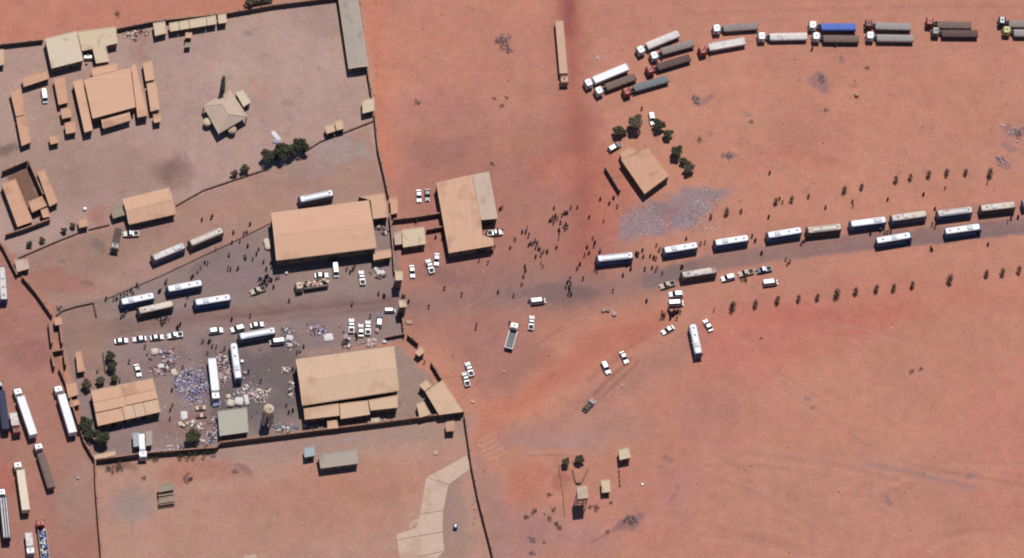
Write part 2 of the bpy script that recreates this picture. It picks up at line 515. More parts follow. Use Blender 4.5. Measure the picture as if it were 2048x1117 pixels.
    # --- lower yard
    poly([(112, 620), (200, 598), (385, 520), (545, 445), (790, 440), (800, 560), (808, 680), (600, 705), (600, 860), (440, 892), (190, 922), (150, 790)], (149, 126, 121), 5, 1.0)
    poly([(600, 860), (600, 700), (800, 690), (925, 828)], (158, 133, 122), 5, 1.0)
    line([(125, 672), (400, 632), (800, 606)], 13, (137, 108, 102), 14, 0.8)
    line([(130, 690), (330, 648)], 3, (128, 100, 96), 4, 0.5)
    line([(420, 640), (780, 600)], 2.5, (122, 96, 92), 4, 0.6)
    line([(420, 655), (780, 618)], 2.5, (124, 98, 94), 4, 0.5)
    poly([(395, 690), (585, 690), (590, 800), (540, 850), (430, 860), (390, 760)], (110, 98, 100), 30, 0.9, 2)
    blob(660, 560, 110, 26, (158, 134, 124), 0.6)
    blob(460, 545, 90, 46, (137, 119, 117), 0.7)
    blob(290, 600, 60, 16, (150, 134, 130), 0.5)
    blob(170, 660, 60, 40, (158, 124, 112), 0.6)
    blob(560, 740, 40, 50, (118, 104, 103), 0.6)
    blob(180, 720, 34, 50, (168, 128, 112), 0.5)
    blob(380, 860, 80, 24, (148, 112, 103), 0.6)
    for x0, y0, rx, ry, cc in ((355, 775, 16, 22, (122, 112, 124)), (395, 775, 24, 32, (118, 110, 126)), (447, 745, 14, 34, (140, 114, 112)), (325, 725, 30, 24, (138, 114, 112)), (485, 785, 16, 16, (132, 112, 112)), (525, 795, 22, 14, (136, 114, 112)), (428, 865, 12, 22, (134, 114, 116)), (640, 665, 20, 14, (136, 116, 120)), (577, 678, 16, 20, (134, 116, 118))):
        blob(x0, y0, rx, ry, cc, 0.7, 1.2)
    # --- below the lower wall
    poly([(190, 925), (440, 898), (930, 832), (945, 930), (990, 1140), (990, 1300), (200, 1300), (200, 1117)], (182, 140, 124), 4, 1.0)
    line([(440, 915), (700, 880), (920, 850)], 22, (164, 138, 129), 26, 0.75)
    blob(262, 1003, 36, 30, (154, 136, 131), 0.75, 1.0)
    blob(640, 1010, 170, 60, (184, 130, 112), 0.7, 1.0)
    blob(500, 1070, 150, 50, (180, 136, 118), 0.6, 1.0)
    blob(400, 945, 90, 22, (176, 122, 106), 0.7)
    blob(380, 958, 8, 7, (110, 70, 62), 0.7)
    blob(475, 940, 16, 10, (132, 108, 106), 0.6)
    blob(235, 938, 30, 12, (124, 96, 86), 0.7)
    blob(900, 1040, 34, 90, (160, 132, 121), 0.7)
    blob(760, 960, 120, 40, (180, 128, 112), 0.6)
    # --- strip left of the compound
    poly([(-300, 470), (10, 490), (90, 610), (112, 700), (150, 790), (190, 925), (204, 1117), (204, 1300), (-300, 1300)], (171, 122, 109), 5, 1.0)
    blob(150, 980, 50, 90, (168, 134, 122), 0.7)
    blob(12, 960, 22, 50, (176, 102, 90), 0.6)
    blob(100, 920, 60, 60, (170, 122, 108), 0.5)
    blob(40, 640, 50, 60, (170, 118, 106), 0.6)
    blob(60, 715, 50, 30, (156, 108, 101), 0.7)
    # --- rubble patch by the lone house
    poly([(1238, 432), (1300, 398), (1390, 376), (1462, 372), (1440, 410), (1395, 462), (1330, 472), (1242, 476)], (157, 132, 134), 10, 0.85, 2)
    for x0, y0, rx, ry in ((1270, 455, 26, 14), (1310, 428, 30, 14), (1390, 395, 34, 10), (1372, 440, 22, 16), (1440, 385, 18, 7), (1330, 462, 18, 9)):
        blob(x0, y0, rx, ry, (146, 126, 134), 0.6, 1.2)
    blob(1350, 440, 14, 40, (178, 122, 108), 0.6)
    blob(1330, 410, 40, 14, (138, 116, 120), 0.6)
    # --- lower right plots
    blob(1062, 962, 40, 38, (184, 114, 95), 0.6, 1.1)
    blob(1130, 960, 14, 20, (158, 94, 82), 0.55, 1.1)
    blob(1070, 1060, 60, 55, (167, 127, 121), 0.75, 1.1)
    line([(985, 960), (1010, 1117)], 18, (164, 130, 124), 18, 0.6)
    blob(1120, 885, 90, 18, (172, 134, 126), 0.7, 1.1)
    blob(1180, 1075, 60, 40, (178, 132, 126), 0.6)
    blob(1350, 980, 40, 50, (178, 126, 118), 0.5)
    line([(1055, 908), (1130, 913), (1222, 906)], 2, (160, 118, 104), 4, 0.7)
    line([(1060, 904), (1200, 908)], 1.6, (196, 150, 124), 3, 0.5)
    line([(1185, 1085), (1245, 1050)], 2, (150, 98, 88), 3, 0.7)
    line([(1205, 1062), (1240, 1038)], 2, (196, 146, 124), 3, 0.6)
    blob(1262, 1043, 20, 11, (132, 108, 106), 0.7)
    for x0, y0 in ((1327, 910), (1318, 930), (1338, 918), (1350, 992), (1345, 1000), (1352, 975)):
        blob(x0, y0, 9, 6, (158, 112, 104), 0.6)
    # --- wheel tracks over the desert
    trk = [([(1560, 1000), (1640, 985), (1730, 990), (1800, 1015)], 1), ([(1850, 1100), (1920, 1070), (2000, 1062), (2060, 1075)], 0), ([(1395, 900), (1560, 915), (1700, 935), (1810, 965)], 0), ([(1395, 906), (1560, 922), (1700, 944), (1800, 972)], 1), ([(1700, 860), (1800, 925), (1900, 960), (2060, 985)], 1),
           ([(1720, 870), (1830, 930), (2060, 970)], 0), ([(1400, 1070), (1520, 1085), (1640, 1117)], 1), ([(1400, 1040), (1480, 1060), (1600, 1085)], 0),
           ([(1540, 750), (1600, 790), (1650, 820)], 0), ([(1546, 746), (1660, 815)], 1), ([(1480, 665), (1540, 715)], 0), ([(1480, 285), (1600, 360)], 0), ([(1470, 290), (1600, 372)], 0),
           ([(1760, 985), (1790, 975), (1835, 960)], 1), ([(1740, 1095), (1800, 1078), (1900, 1066)], 1), ([(1580, 980), (1660, 1000)], 1), ([(1400, 940), (1520, 985), (1640, 1060)], 0),
           ([(1700, 1030), (1800, 1070)], 0), ([(1420, 905), (1500, 945)], 1), ([(1640, 655), (1740, 664), (1820, 690)], 1), ([(1900, 930), (2060, 945)], 0),
           ([(1390, 30), (1600, 18), (2060, 10)], 0), ([(1500, 118), (1800, 108), (2060, 98)], 1)]
    q = random.Random(3)
    for pts, pale in trk:
        for t in range(5):
            ox, oy = q.uniform(-16, 16), q.uniform(-14, 14)
            pp = [(x + ox + q.uniform(-3, 3), y + oy + q.uniform(-2, 2)) for x, y in pts]
            for dy in (0, 5):
                line([(x, y + dy) for x, y in pp], .9, (203, 148, 128) if (t + pale) % 2 else (166, 115, 102), 1.9, q.uniform(.18, .46), 0)
    for t in range(60):
        x0, y0 = q.uniform(1380, 2040), q.uniform(640, 1110); a = q.gauss(.2, .35); L = q.uniform(30, 130)
        line([(x0, y0), (x0 + L * .5 * math.cos(a), y0 + L * .5 * math.sin(a)), (x0 + L * math.cos(a + .1), y0 + L * math.sin(a + .1))], .8, (203, 147, 127) if t % 2 else (168, 117, 104), 1.7, q.uniform(.1, .28), 0)
    for t in range(36):
        x0, y0 = q.uniform(800, 1300), q.uniform(560, 880); a = q.gauss(-.55, .2); L = q.uniform(50, 160)
        line([(x0, y0), (x0 + L * math.cos(a), y0 + L * math.sin(a))], .9, (193, 133, 114) if t % 2 else (148, 98, 88), 1.8, q.uniform(.15, .4), 0)
    for t in range(30):
        x0, y0 = q.uniform(130, 760), q.uniform(590, 660); a = q.gauss(-.1, .05); L = q.uniform(60, 200)
        line([(x0, y0), (x0 + L * math.cos(a), y0 + L * math.sin(a))], .9, (160, 132, 122) if t % 2 else (118, 94, 90), 1.8, q.uniform(.15, .45), 0)
    for t in range(70):
        x0, y0 = q.uniform(740, 2040), q.uniform(10, 420)
        blob(x0, y0, q.uniform(2, 7), q.uniform(2, 5), (158, 108, 98) if t % 3 else (150, 118, 116), q.uniform(.3, .6))
    for t in range(45):
        x0, y0 = q.uniform(20, 740), q.uniform(40, 420)
        blob(x0, y0, q.uniform(3, 14), q.uniform(2, 8), (148, 120, 112) if t % 3 else (184, 152, 138), q.uniform(.2, .45))
    for t in range(50):
        x0, y0 = q.uniform(120, 800), q.uniform(450, 880)
        blob(x0, y0, q.uniform(3, 12), q.uniform(2, 7), (118, 100, 96) if t % 3 else (160, 138, 128), q.uniform(.2, .5))
    line([(1740, 930), (1840, 950), (1950, 978)], 4, (150, 121, 120), 9, 0.7)
    for x0, y0, rx in ((1612, 786, 6), (1616, 800, 7), (1940, 958, 9), (1773, 1003, 12), (1640, 160, 22), (1675, 128, 12), (1503, 242, 9), (1455, 305, 13), (1395, 195, 16), (2035, 262, 18), (2024, 290, 10), (2003, 315, 12)):
        blob(x0, y0, rx, rx * 0.6, (146, 114, 114), 0.7)
    # --- mottling of the soil itself
    k = 1 + (mid - 0.5) * 0.17 + fine * 0.18
    c *= k[:, None]
    tint = (fbm(X / 22, Y / 22, 91, 4) - 0.5)
    hue = fbm(X / 2.4, Y / 2.4, 141, 3) - 0.5; hue2 = fbm(X / 6.0, Y / 6.0, 161, 3) - 0.5
    c[:, 0] *= 1 + tint * 0.05 + hue * .05; c[:, 1] *= 1 - hue * .08 - hue2 * .05; c[:, 2] *= 1 - tint * 0.06 + hue2 * .08
    nx, ny = len(xs), len(ys)
    idx = np.arange(nx * ny).reshape(ny, nx)
    quads = np.stack([idx[:-1, :-1], idx[:-1, 1:], idx[1:, 1:], idx[1:, :-1]], -1).reshape(-1, 4)
    me = bpy.data.meshes.new('ground')
    me.vertices.add(nx * ny)
    Z = np.zeros(nx * ny)
    me.vertices.foreach_set('co', np.stack([X, Y, Z], -1).ravel())
    me.loops.add(quads.size)
    me.loops.foreach_set('vertex_index', quads.ravel())
    me.polygons.add(len(quads))
    me.polygons.foreach_set('loop_start', np.arange(0, quads.size, 4))
    me.polygons.foreach_set('loop_total', np.full(len(quads), 4))
    me.update()
    at = me.color_attributes.new('soil', 'FLOAT_COLOR', 'POINT')
    rgba = np.ones((nx * ny, 4)); rgba[:, :3] = np.clip(c, 0.01, 0.85)
    at.data.foreach_set('color', rgba.ravel())
    m = bpy.data.materials.new('soil')
    m.use_nodes = True
    n = m.node_tree.nodes; l = m.node_tree.links
    b = n['Principled BSDF']
    b.inputs['Roughness'].default_value = 0.95
    b.inputs['Specular IOR Level'].default_value = 0.1
    a = n.new('ShaderNodeAttribute'); a.attribute_name = 'soil'
    g = n.new('ShaderNodeNewGeometry')
    def noise(scale, lo, hi, det=4):
        z = n.new('ShaderNodeTexNoise'); z.inputs['Scale'].default_value = scale; z.inputs['Detail'].default_value = det; z.inputs['Roughness'].default_value = 0.7
        l.new(g.outputs['Position'], z.inputs['Vector'])
        r = n.new('ShaderNodeMapRange'); r.inputs['From Min'].default_value = 0.3; r.inputs['From Max'].default_value = 0.7
        r.inputs['To Min'].default_value = lo; r.inputs['To Max'].default_value = hi
        l.new(z.outputs['Fac'], r.inputs['Value'])
        return r.outputs[0], z.outputs['Fac']
    f1, _ = noise(1.1, 0.88, 1.12); f2, z2 = noise(0.35, 0.95, 1.05)
    # scattered dark pebbles and twigs
    vo = n.new('ShaderNodeTexVoronoi'); vo.inputs['Scale'].default_value = 0.42
    l.new(g.outputs['Position'], vo.inputs['Vector'])
    pr = n.new('ShaderNodeMapRange'); pr.inputs['From Min'].default_value = 0.05; pr.inputs['From Max'].default_value = 0.14
    pr.inputs['To Min'].default_value = 0.72; pr.inputs['To Max'].default_value = 1.0
    l.new(vo.outputs['Distance'], pr.inputs['Value'])
    pz = n.new('ShaderNodeTexNoise'); pz.inputs['Scale'].default_value = 0.05
    l.new(g.outputs['Position'], pz.inputs['Vector'])
    pk = n.new('ShaderNodeMapRange'); pk.inputs['From Min'].default_value = 0.5; pk.inputs['From Max'].default_value = 0.6
    l.new(pz.outputs['Fac'], pk.inputs['Value'])
    pm = n.new('ShaderNodeMix'); pm.inputs['A'].default_value = 1.0
    l.new(pk.outputs[0], pm.inputs['Factor']); l.new(pr.outputs[0], pm.inputs['B'])
    mu = n.new('ShaderNodeMath'); mu.operation = 'MULTIPLY'; l.new(f1, mu.inputs[0]); l.new(f2, mu.inputs[1])
    mu2 = n.new('ShaderNodeMath'); mu2.operation = 'MULTIPLY'; l.new(mu.outputs[0], mu2.inputs[0]); l.new(pm.outputs['Result'], mu2.inputs[1])
    vs = n.new('ShaderNodeVectorMath'); vs.operation = 'SCALE'
    l.new(a.outputs['Color'], vs.inputs[0]); l.new(mu2.outputs[0], vs.inputs['Scale'])
    l.new(vs.outputs[0], b.inputs['Base Color'])
    nb = n.new('ShaderNodeTexNoise'); nb.inputs['Scale'].default_value = 0.9; nb.inputs['Detail'].default_value = 6
    l.new(g.outputs['Position'], nb.inputs['Vector'])
    bp = n.new('ShaderNodeBump'); bp.inputs['Strength'].default_value = 0.35; bp.inputs['Distance'].default_value = 0.25
    l.new(nb.outputs['Fac'], bp.inputs['Height']); l.new(bp.outputs[0], b.inputs['Normal'])
    me.materials.append(m)
    tag(link('ground', me), 'dusty red and grey desert ground with wheel tracks', kind='structure')
build_ground()

# ------------------------------------------------------------------ buildings
def ccw(P):
    a = sum(P[i].x * P[(i + 1) % len(P)].y - P[(i + 1) % len(P)].x * P[i].y for i in range(len(P)))
    return P if a > 0 else list(reversed(P))
def inset(P, d):
    n = len(P); out = []
    for i in range(n):
        p0, p1, p2 = P[i - 1], P[i], P[(i + 1) % n]
        e1 = (p1 - p0).normalized(); e2 = (p2 - p1).normalized()
        n1 = Vector((-e1.y, e1.x)); n2 = Vector((-e2.y, e2.x))
        k = n1 + n2
        den = k.dot(n1)
        out.append(p1 + (k * (d / den) if abs(den) > 0.15 else n1 * d))
    return out

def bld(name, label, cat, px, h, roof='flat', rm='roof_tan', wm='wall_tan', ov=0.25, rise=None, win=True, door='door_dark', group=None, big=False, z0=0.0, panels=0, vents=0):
    P3 = [W(x, y, h) for x, y in px]
    P = ccw([Vector((p.x, p.y)) for p in P3])
    cen = sum(P, Vector((0, 0))) / len(P)
    root = link(name, None, None, (cen.x, cen.y, 0))
    tag(root, label, cat, group)
    P = [p - cen for p in P]
    I = inset(P, ov)
    th = 0.14
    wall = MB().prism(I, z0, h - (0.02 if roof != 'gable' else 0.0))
    r = MB()
    if roof == 'gable' and len(P) == 4:
        L = [(P[(i + 1) % 4] - P[i]).length for i in range(4)]
        s = 0 if L[0] + L[2] < L[1] + L[3] else 1     # short edges
        a, b, c2, d = P[s], P[(s + 1) % 4], P[(s + 2) % 4], P[(s + 3) % 4]
        m1 = (a + b) / 2; m2 = (c2 + d) / 2
        rise = rise if rise is not None else 0.11 * (b - a).length
        for e0, e1, q0, q1 in ((b, c2, m1, m2), (d, a, m2, m1)):
            bot = [(e0.x, e0.y, h), (e1.x, e1.y, h), (q1.x, q1.y, h + rise), (q0.x, q0.y, h + rise)]
            top = [(x, y, z + th) for x, y, z in bot]
            r.loft([bot, top])
        ia, ib, ic, idd = I[s], I[(s + 1) % 4], I[(s + 2) % 4], I[(s + 3) % 4]
        for q0, q1, mm in ((ia, ib, (ia + ib) / 2), (ic, idd, (ic + idd) / 2)):
            wall.quad((q0.x, q0.y, h), (q1.x, q1.y, h), (mm.x, mm.y, h + rise - 0.02))
    elif roof == 'hip':
        m1, m2 = [W(x, y, h + rise) for x, y in px_ridge]
        m1 = Vector((m1.x - cen.x, m1.y - cen.y)); m2 = Vector((m2.x - cen.x, m2.y - cen.y))
    elif roof == 'barrel' and len(P) == 4:
        L = [(P[(i + 1) % 4] - P[i]).length for i in range(4)]
        s = 0 if L[0] + L[2] < L[1] + L[3] else 1
        a, b, c2, d = P[s], P[(s + 1) % 4], P[(s + 2) % 4], P[(s + 3) % 4]
        rings = []
        for A_, B_ in ((a, b), (d, c2)):
            ring = []
            for i in range(13):
                t = i / 12
                q = A_.lerp(B_, 0.5 - 0.5 * math.cos(math.pi * t))
                ring.append((q.x, q.y, h - 1.2 + math.sin(math.pi * t) * (rise or 1.2)))
            rings.append(ring)
        r.loft(rings)
        wall = MB().prism(I, z0, h - 1.15)
    else:
        r.prism(P, h, h + th)
        if len(P) >= 4 and not big:
            J = inset(P, 0.22)
            rimm = MB()
            for i in range(len(P)):
                j = (i + 1) % len(P)
                rimm.loft([[(P[i].x, P[i].y, h + th), (P[j].x, P[j].y, h + th), (J[j].x, J[j].y, h + th), (J[i].x, J[i].y, h + th)],
                           [(P[i].x, P[i].y, h + th + .1), (P[j].x, P[j].y, h + th + .1), (J[j].x, J[j].y, h + th + .1), (J[i].x, J[i].y, h + th + .1)]])
            link('roof_rim', rimm.mesh('roof_rim', [rm]), root)
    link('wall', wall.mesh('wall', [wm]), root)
    ro = link('roof', r.mesh('roof', [rm]), root)
    if roof == 'gable' and len(P) == 4:
        cap = MB(); dv = (m2 - m1)
        cap.box(((m1.x + m2.x) / 2, (m1.y + m2.y) / 2, h + rise + th), (dv.length, 0.3, 0.05), math.atan2(dv.y, dv.x))
        link('ridge_cap', cap.mesh('ridge_cap', [rm]), ro)
        for e0, e1 in ((b, c2), (d, a)):
            dv = e1 - e0; mid = (e0 + e1) / 2
            g = link('gutter', UNIT, ro, (mid.x, mid.y, h - 0.03), math.atan2(dv.y, dv.x), (dv.length, 0.34, 0.16)); omat(g, 'coping')
        for e0, e1 in ((a, m1), (m1, b), (c2, m2), (m2, d)):
            z0_, z1_ = (h, h + rise) if (e1 is m1 or e1 is m2) else (h + rise, h)
            link('verge', MB().bar((e0.x, e0.y, z0_ + th), (e1.x, e1.y, z1_ + th), .2, 4).mesh('verge', ['coping']), ro)
    if big and len(P) == 4 and roof == 'gable':
        n = max(4, int((c2 - b).length / 5.5))
        for e0, e1, q0, q1 in ((b, c2, m1, m2), (a, d, m1, m2)):
            for i in range(1, n):
                t = i / n
                u = e0.lerp(e1, t); v = q0.lerp(q1, t)
                link('sheet_joint', MB().bar((u.x, u.y, h + th + .01), (v.x, v.y, h + rise + th + .01), .05, 4).mesh('sheet_joint', [rm]), ro)
    for i in range(vents):
        q = P[0].lerp(P[2], 0.25 + 0.5 * R.random()).lerp(P[1], 0.3 * R.random())
        g = link('roof_vent', UNIT, ro, (q.x, q.y, h + th + (0.3 if roof == 'flat' else (rise or 0) * .6)), R.random(), (0.7, 0.7, 0.5)); omat(g, 'steel')
    if win:
        first = True
        for i in range(len(I)):
            p, q = I[i], I[(i + 1) % len(I)]
            e = q - p; Ln = e.length
            if Ln < 1.8: continue
            e = e / Ln
            nrm = Vector((e.y, -e.x))
            face = -(nrm.x * LEAN.x + nrm.y * LEAN.y)
            if face < 0.15 and not (nrm.x < -0.5): continue
            rz = math.atan2(e.y, e.x)
            sp = 5.0 if big else 2.6
            k = max(1, int(Ln / sp))
            for j in range(k):
                c0 = p + e * (Ln * (j + 0.5) / k) + nrm * 0.02
                if first and j == k // 2:
                    wd, hd = (3.4, min(3.6, h - 0.9)) if big else (0.95, min(2.05, h - 0.35))
                    o = link('door', UNIT, root, (c0.x, c0.y, hd / 2 + 0.03), rz, (wd, 0.1, hd)); omat(o, door)
                    first = False
                else:
                    ww = 1.4 if big else 0.9
                    link('window', UNIT, root, (c0.x, c0.y, h * 0.6), rz, (ww, 0.09, 0.8))
    return root

G_CAB = 'flat roofed tan cabins of the upper left compound'
B = bld
# upper left compound
B('warehouse', 'big cream roofed block against the top left perimeter wall', 'building', [(90, 78), (153, 63), (167, 122), (103, 138)], 3.6, 'flat', 'roof_white', 'wall_white')
B('annexe', 'pale flat roofed annexe with notched lower edge right of cream block', 'building', [(154.5, 64), (231, 54), (236, 87), (212, 93), (219, 124), (192, 128), (185, 99), (164, 103)], 3.1, 'flat', 'roof_cream', 'wall_white', vents=1)
B('warehouse', 'large square tan roofed hall with side wings in top left compound', 'building', [(168, 161), (183, 155), (234, 142), (261, 137), (271, 215), (185, 238)], 4.4, 'flat', 'roof_tan2', 'wall_tan', big=True)
B('side_wing', 'long narrow left wing beside the square tan hall', 'building', [(146, 164), (164, 158), (186, 261), (169, 266)], 3.2, 'flat', 'roof_tan2')
B('side_wing', 'right wing of the square tan hall reaching below it', 'building', [(262, 133), (271, 128), (296, 232), (275, 236)], 3.2, 'flat', 'roof_tan2')
B('side_wing', 'low strip roof along the upper edge of square tan hall', 'building', [(183, 137), (234, 127), (236, 141), (185, 154)], 3.0, 'flat', 'roof_tan2', win=False)
B('porch', 'ribbed tan porch roof below the square tan hall', 'building', [(203, 239), (257, 224), (262, 240), (206, 257)], 2.8, 'gable', 'roof_tan', rise=0.4)
B('cabin', 'tan cabin slanting between cream block and white parked van', 'cabin', [(44, 156), (94, 141), (99, 158), (47, 175)], 2.5, 'flat', 'roof_pink', group=G_CAB)
B('cabin', 'upper of two end to end tan cabins at far left', 'cabin', [(20, 184), (42, 176), (51, 230), (32, 234)], 2.5, 'flat', 'roof_pink', group=G_CAB)
B('cabin', 'lower of two end to end tan cabins at far left', 'cabin', [(32, 235.5), (51, 231.5), (63, 285), (43, 293)], 2.5, 'flat', 'roof_pink', group=G_CAB)
B('cabin', 'upright tan cabin between white van and square tan hall', 'cabin', [(107, 158), (129, 153), (137, 206), (117, 211)], 2.6, 'flat', 'roof_pink', group=G_CAB)
B('cabin', 'small square cabin just below the upright tan cabin', 'cabin', [(121, 219), (141, 214), (144, 235), (124, 239)], 2.5, 'flat', 'roof_pink', group=G_CAB)
B('cabin', 'square cabin second below the upright tan cabin', 'cabin', [(129, 247), (149, 242), (153, 265), (132, 269)], 2.5, 'flat', 'roof_pink', group=G_CAB)
B('cabin', 'lone small square cabin below left cluster of cabins', 'cabin', [(98, 274), (117, 269), (118, 286), (101, 290)], 2.3, 'flat', 'roof_pink', group=G_CAB)
B('cabin', 'upper tan cabin right of the square tan hall', 'cabin', [(285, 125), (304, 121), (309, 160), (291, 164)], 2.6, 'flat', 'roof_tan', group=G_CAB)
B('cabin', 'middle and longest tan cabin right of square tan hall', 'cabin', [(293, 168), (312, 164), (320, 220), (301, 224)], 2.6, 'flat', 'roof_tan', group=G_CAB)
B('cabin', 'small lowest tan cabin right of square tan hall', 'cabin', [(306, 230), (321, 227), (322, 244), (308, 247)], 2.5, 'flat', 'roof_tan', group=G_CAB)
B('cabin', 'square cream cabin at left end of row under perimeter wall', 'cabin', [(306, 47), (330, 43), (334, 67), (310, 73)], 2.6, 'flat', 'roof_cream')
def rowq(x0, x1):
    f = lambda x: 47 - (x - 338) * 0.168
    g = lambda x: 64.5 - (x - 338) * 0.162
    return [(x0, f(x0)), (x1, f(x1)), (x1 + 2, g(x1 + 2)), (x0 + 2, g(x0 + 2))]
for i, (a, b) in enumerate(((338, 357), (358, 377), (378, 412), (413, 431.5), (435, 452))):
    B('store_room', '%s cream store room from left in the row under the perimeter wall' % ORD[i], 'store room', rowq(a, b), 2.6, 'flat', 'roof_cream', group='cream store rooms under the perimeter wall')
B('kiosk', 'tiny tan kiosk with dark lean-to below the cream store rooms', 'kiosk', [(371, 66), (384, 66), (384, 77), (370, 77)], 2.6, 'flat', 'roof_tan')
B('lean_to', 'dark slatted lean-to below the tiny tan kiosk', 'shelter', [(370, 86), (382, 86), (381, 95), (369, 96)], 2.0, 'flat', 'roof_olive', win=False)
B('cabin', 'cabin cut off by left edge below perimeter wall', 'cabin', [(-14, 102), (7, 99), (9, 130), (-12, 134)], 2.5, 'flat', 'roof_sand')
B('long_shed', 'long grey roofed shed along the right wall of upper compound', 'shed', [(675, -20), (713, -20), (735, 133), (698, 138)], 3.2, 'gable', 'roof_grey', 'wall_grey', rise=0.35)
B('guard_room', 'small cream guard room on right perimeter wall below long shed', 'building', [(724, 200), (748, 197), (749, 222), (725, 228)], 2.6, 'flat', 'roof_cream', 'wall_grey')
B('cabin', 'left of two tan cabins side by side at inner fence', 'cabin', [(649, 254), (667, 247.5), (671, 263), (653, 269)], 2.6, 'flat', 'roof_sand')
B('cabin', 'right of two tan cabins side by side at inner fence', 'cabin', [(669, 244), (684, 239), (689, 258), (673, 262)], 2.6, 'flat', 'roof_sand')

# mosque
def mosque():
    h = 3.4
    E = [W(405.5, 212, h), W(460.5, 180.5, h), W(495.5, 234, h), W(437, 268.6, h)]
    rise = 1.9
    r1, r2 = W(445, 209, h + rise), W(456, 229, h + rise)
    cen = sum((Vector((p.x, p.y)) for p in E), Vector((0, 0))) / 4
    root = link('mosque', None, None, (cen.x, cen.y, 0))
    tag(root, 'small mosque with pale hipped roof and slender minaret in open yard', 'mosque')
    loc = lambda p, z: (p.x - cen.x, p.y - cen.y, z)
    ww, nn, ee, ss = [loc(p, h) for p in E]
    a, b = loc(r1, h + rise), loc(r2, h + rise)
    faces = {'w': (ww, ss, b, a), 'n': (nn, ww, a), 'e': (ee, nn, a, b), 's': (ss, ee, b)}
    r = link('roof', MB().quad(*(ww, ss, ee, nn)).mesh('roof_base', ['roof_pale'], fix=False), root)
    for k, f in faces.items():
        top = [(x, y, z + 0.12) for x, y, z in f]
        link('roof_face', MB().loft([list(f), top]).mesh('roof_face', ['roof_pale']), r)
    rd = MB()
    for p, q in ((ww, a), (nn, a), (ee, b), (ss, b), (a, b)):
        rd.bar((p[0], p[1], p[2] + .12), (q[0], q[1], q[2] + .14), 0.14)
    link('ridge_cap', rd.mesh('ridge_cap', ['roof_white']), r)
    P = ccw([Vector((p[0], p[1])) for p in (ww, nn, ee, ss)])
    I = inset(P, 1.0)
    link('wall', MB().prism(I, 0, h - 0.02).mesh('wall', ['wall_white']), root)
    for i in range(4):
        p, q = I[i], I[(i + 1) % 4]
        e = (q - p).normalized(); nrm = Vector((e.y, -e.x))
        for j in range(3):
            c0 = p.lerp(q, (j + .5) / 3) + nrm * 0.02
            o = link('door' if j == 1 else 'window', UNIT, root, (c0.x, c0.y, 1.1 if j == 1 else 1.7), math.atan2(e.y, e.x), (1.1, .1, 2.1 if j == 1 else 1.1))
    for p in inset(P, 0.3):
        link('column', MB().cyl((p.x, p.y, (h - 0.02) / 2), 0.2, h - 0.02).mesh('column', ['wall_white']), root)
    for (x, y, rr) in ((415, 243, 1.3), (464, 258, 1.35)):
        q = W(x, y, 2.6); q = loc(q, 0)
        t = link('bay', MB().cyl((q[0], q[1], 1.2), rr, 2.4, seg=14).mesh('bay', ['wall_white']), root)
        link('bay_roof', MB().cyl((q[0], q[1], 2.55), rr + .15, 0.3, seg=14, r2=rr * .7).mesh('bay_roof', ['roof_cream']), t)
    q = W(443.5, 189, 0); q = loc(q, 0)
    mh = 13.5
    m = link('minaret', MB().cyl((q[0], q[1], mh * .36), 0.95, mh * .72, seg=8, r2=0.75).mesh('minaret', ['wall_grey']), root)
    link('balcony', MB().cyl((q[0], q[1], mh * .72 + .25), 1.15, 0.5, seg=12).mesh('balcony', ['wall_white']), m)
    link('minaret_top', MB().cyl((q[0], q[1], mh * .81), 0.55, mh * .14, seg=8, r2=.5).mesh('minaret_top', ['wall_grey']), m)
    link('spire', MB().cyl((q[0], q[1], mh * .93), 0.55, mh * .13, seg=8, r2=.05).mesh('spire', ['roof_olive']), m)
mosque()
B('annexe', 'white flat roofed wash house beside the mosque', 'building', [(470, 185), (486, 181), (502, 205), (487, 215)], 2.6, 'flat', 'roof_white', 'wall_white')

# house with courtyard, left
B('house_block', 'long tan roof on left side of the walled courtyard', 'building', [(3, 369), (31, 358), (66, 444), (35, 455)], 3.0, 'flat', 'roof_pink')
B('house_block', 'square room across the lower end of walled courtyard', 'building', [(56, 404), (84, 393), (94, 412), (64, 426)], 3.0, 'flat', 'roof_pink')
B('house_block', 'small corner room below right end of courtyard', 'building', [(81, 421), (95, 416), (101, 434), (86, 437)], 2.8, 'flat', 'roof_pink')
B('house_block', 'narrow slanting outbuilding right of the walled courtyard', 'building', [(74, 344), (89, 340), (117, 405), (99, 414)], 2.7, 'flat', 'roof_pink')
B('hut', 'small square tan hut on the inner fence', 'hut', [(156, 438), (173, 435), (177, 453), (158, 457)], 2.4, 'flat', 'roof_pink')
B('hall', 'ridged tan hall between courtyard house and parked buses', 'building', [(246, 399.5), (337, 377), (351, 428), (258, 449)], 3.0, 'gable', 'roof_tan', rise=1.0)
B('shed', 'low grey green shed attached to left end of ridged hall', 'shed', [(221, 420), (243, 410), (250, 431), (226, 438)], 2.4, 'flat', 'roof_olive', 'wall_grey')
B('guard_room', 'low tan guard room at bend of left perimeter wall', 'building', [(28, 519), (56, 519), (59, 538), (34, 545)], 2.3, 'flat', 'roof_pale')

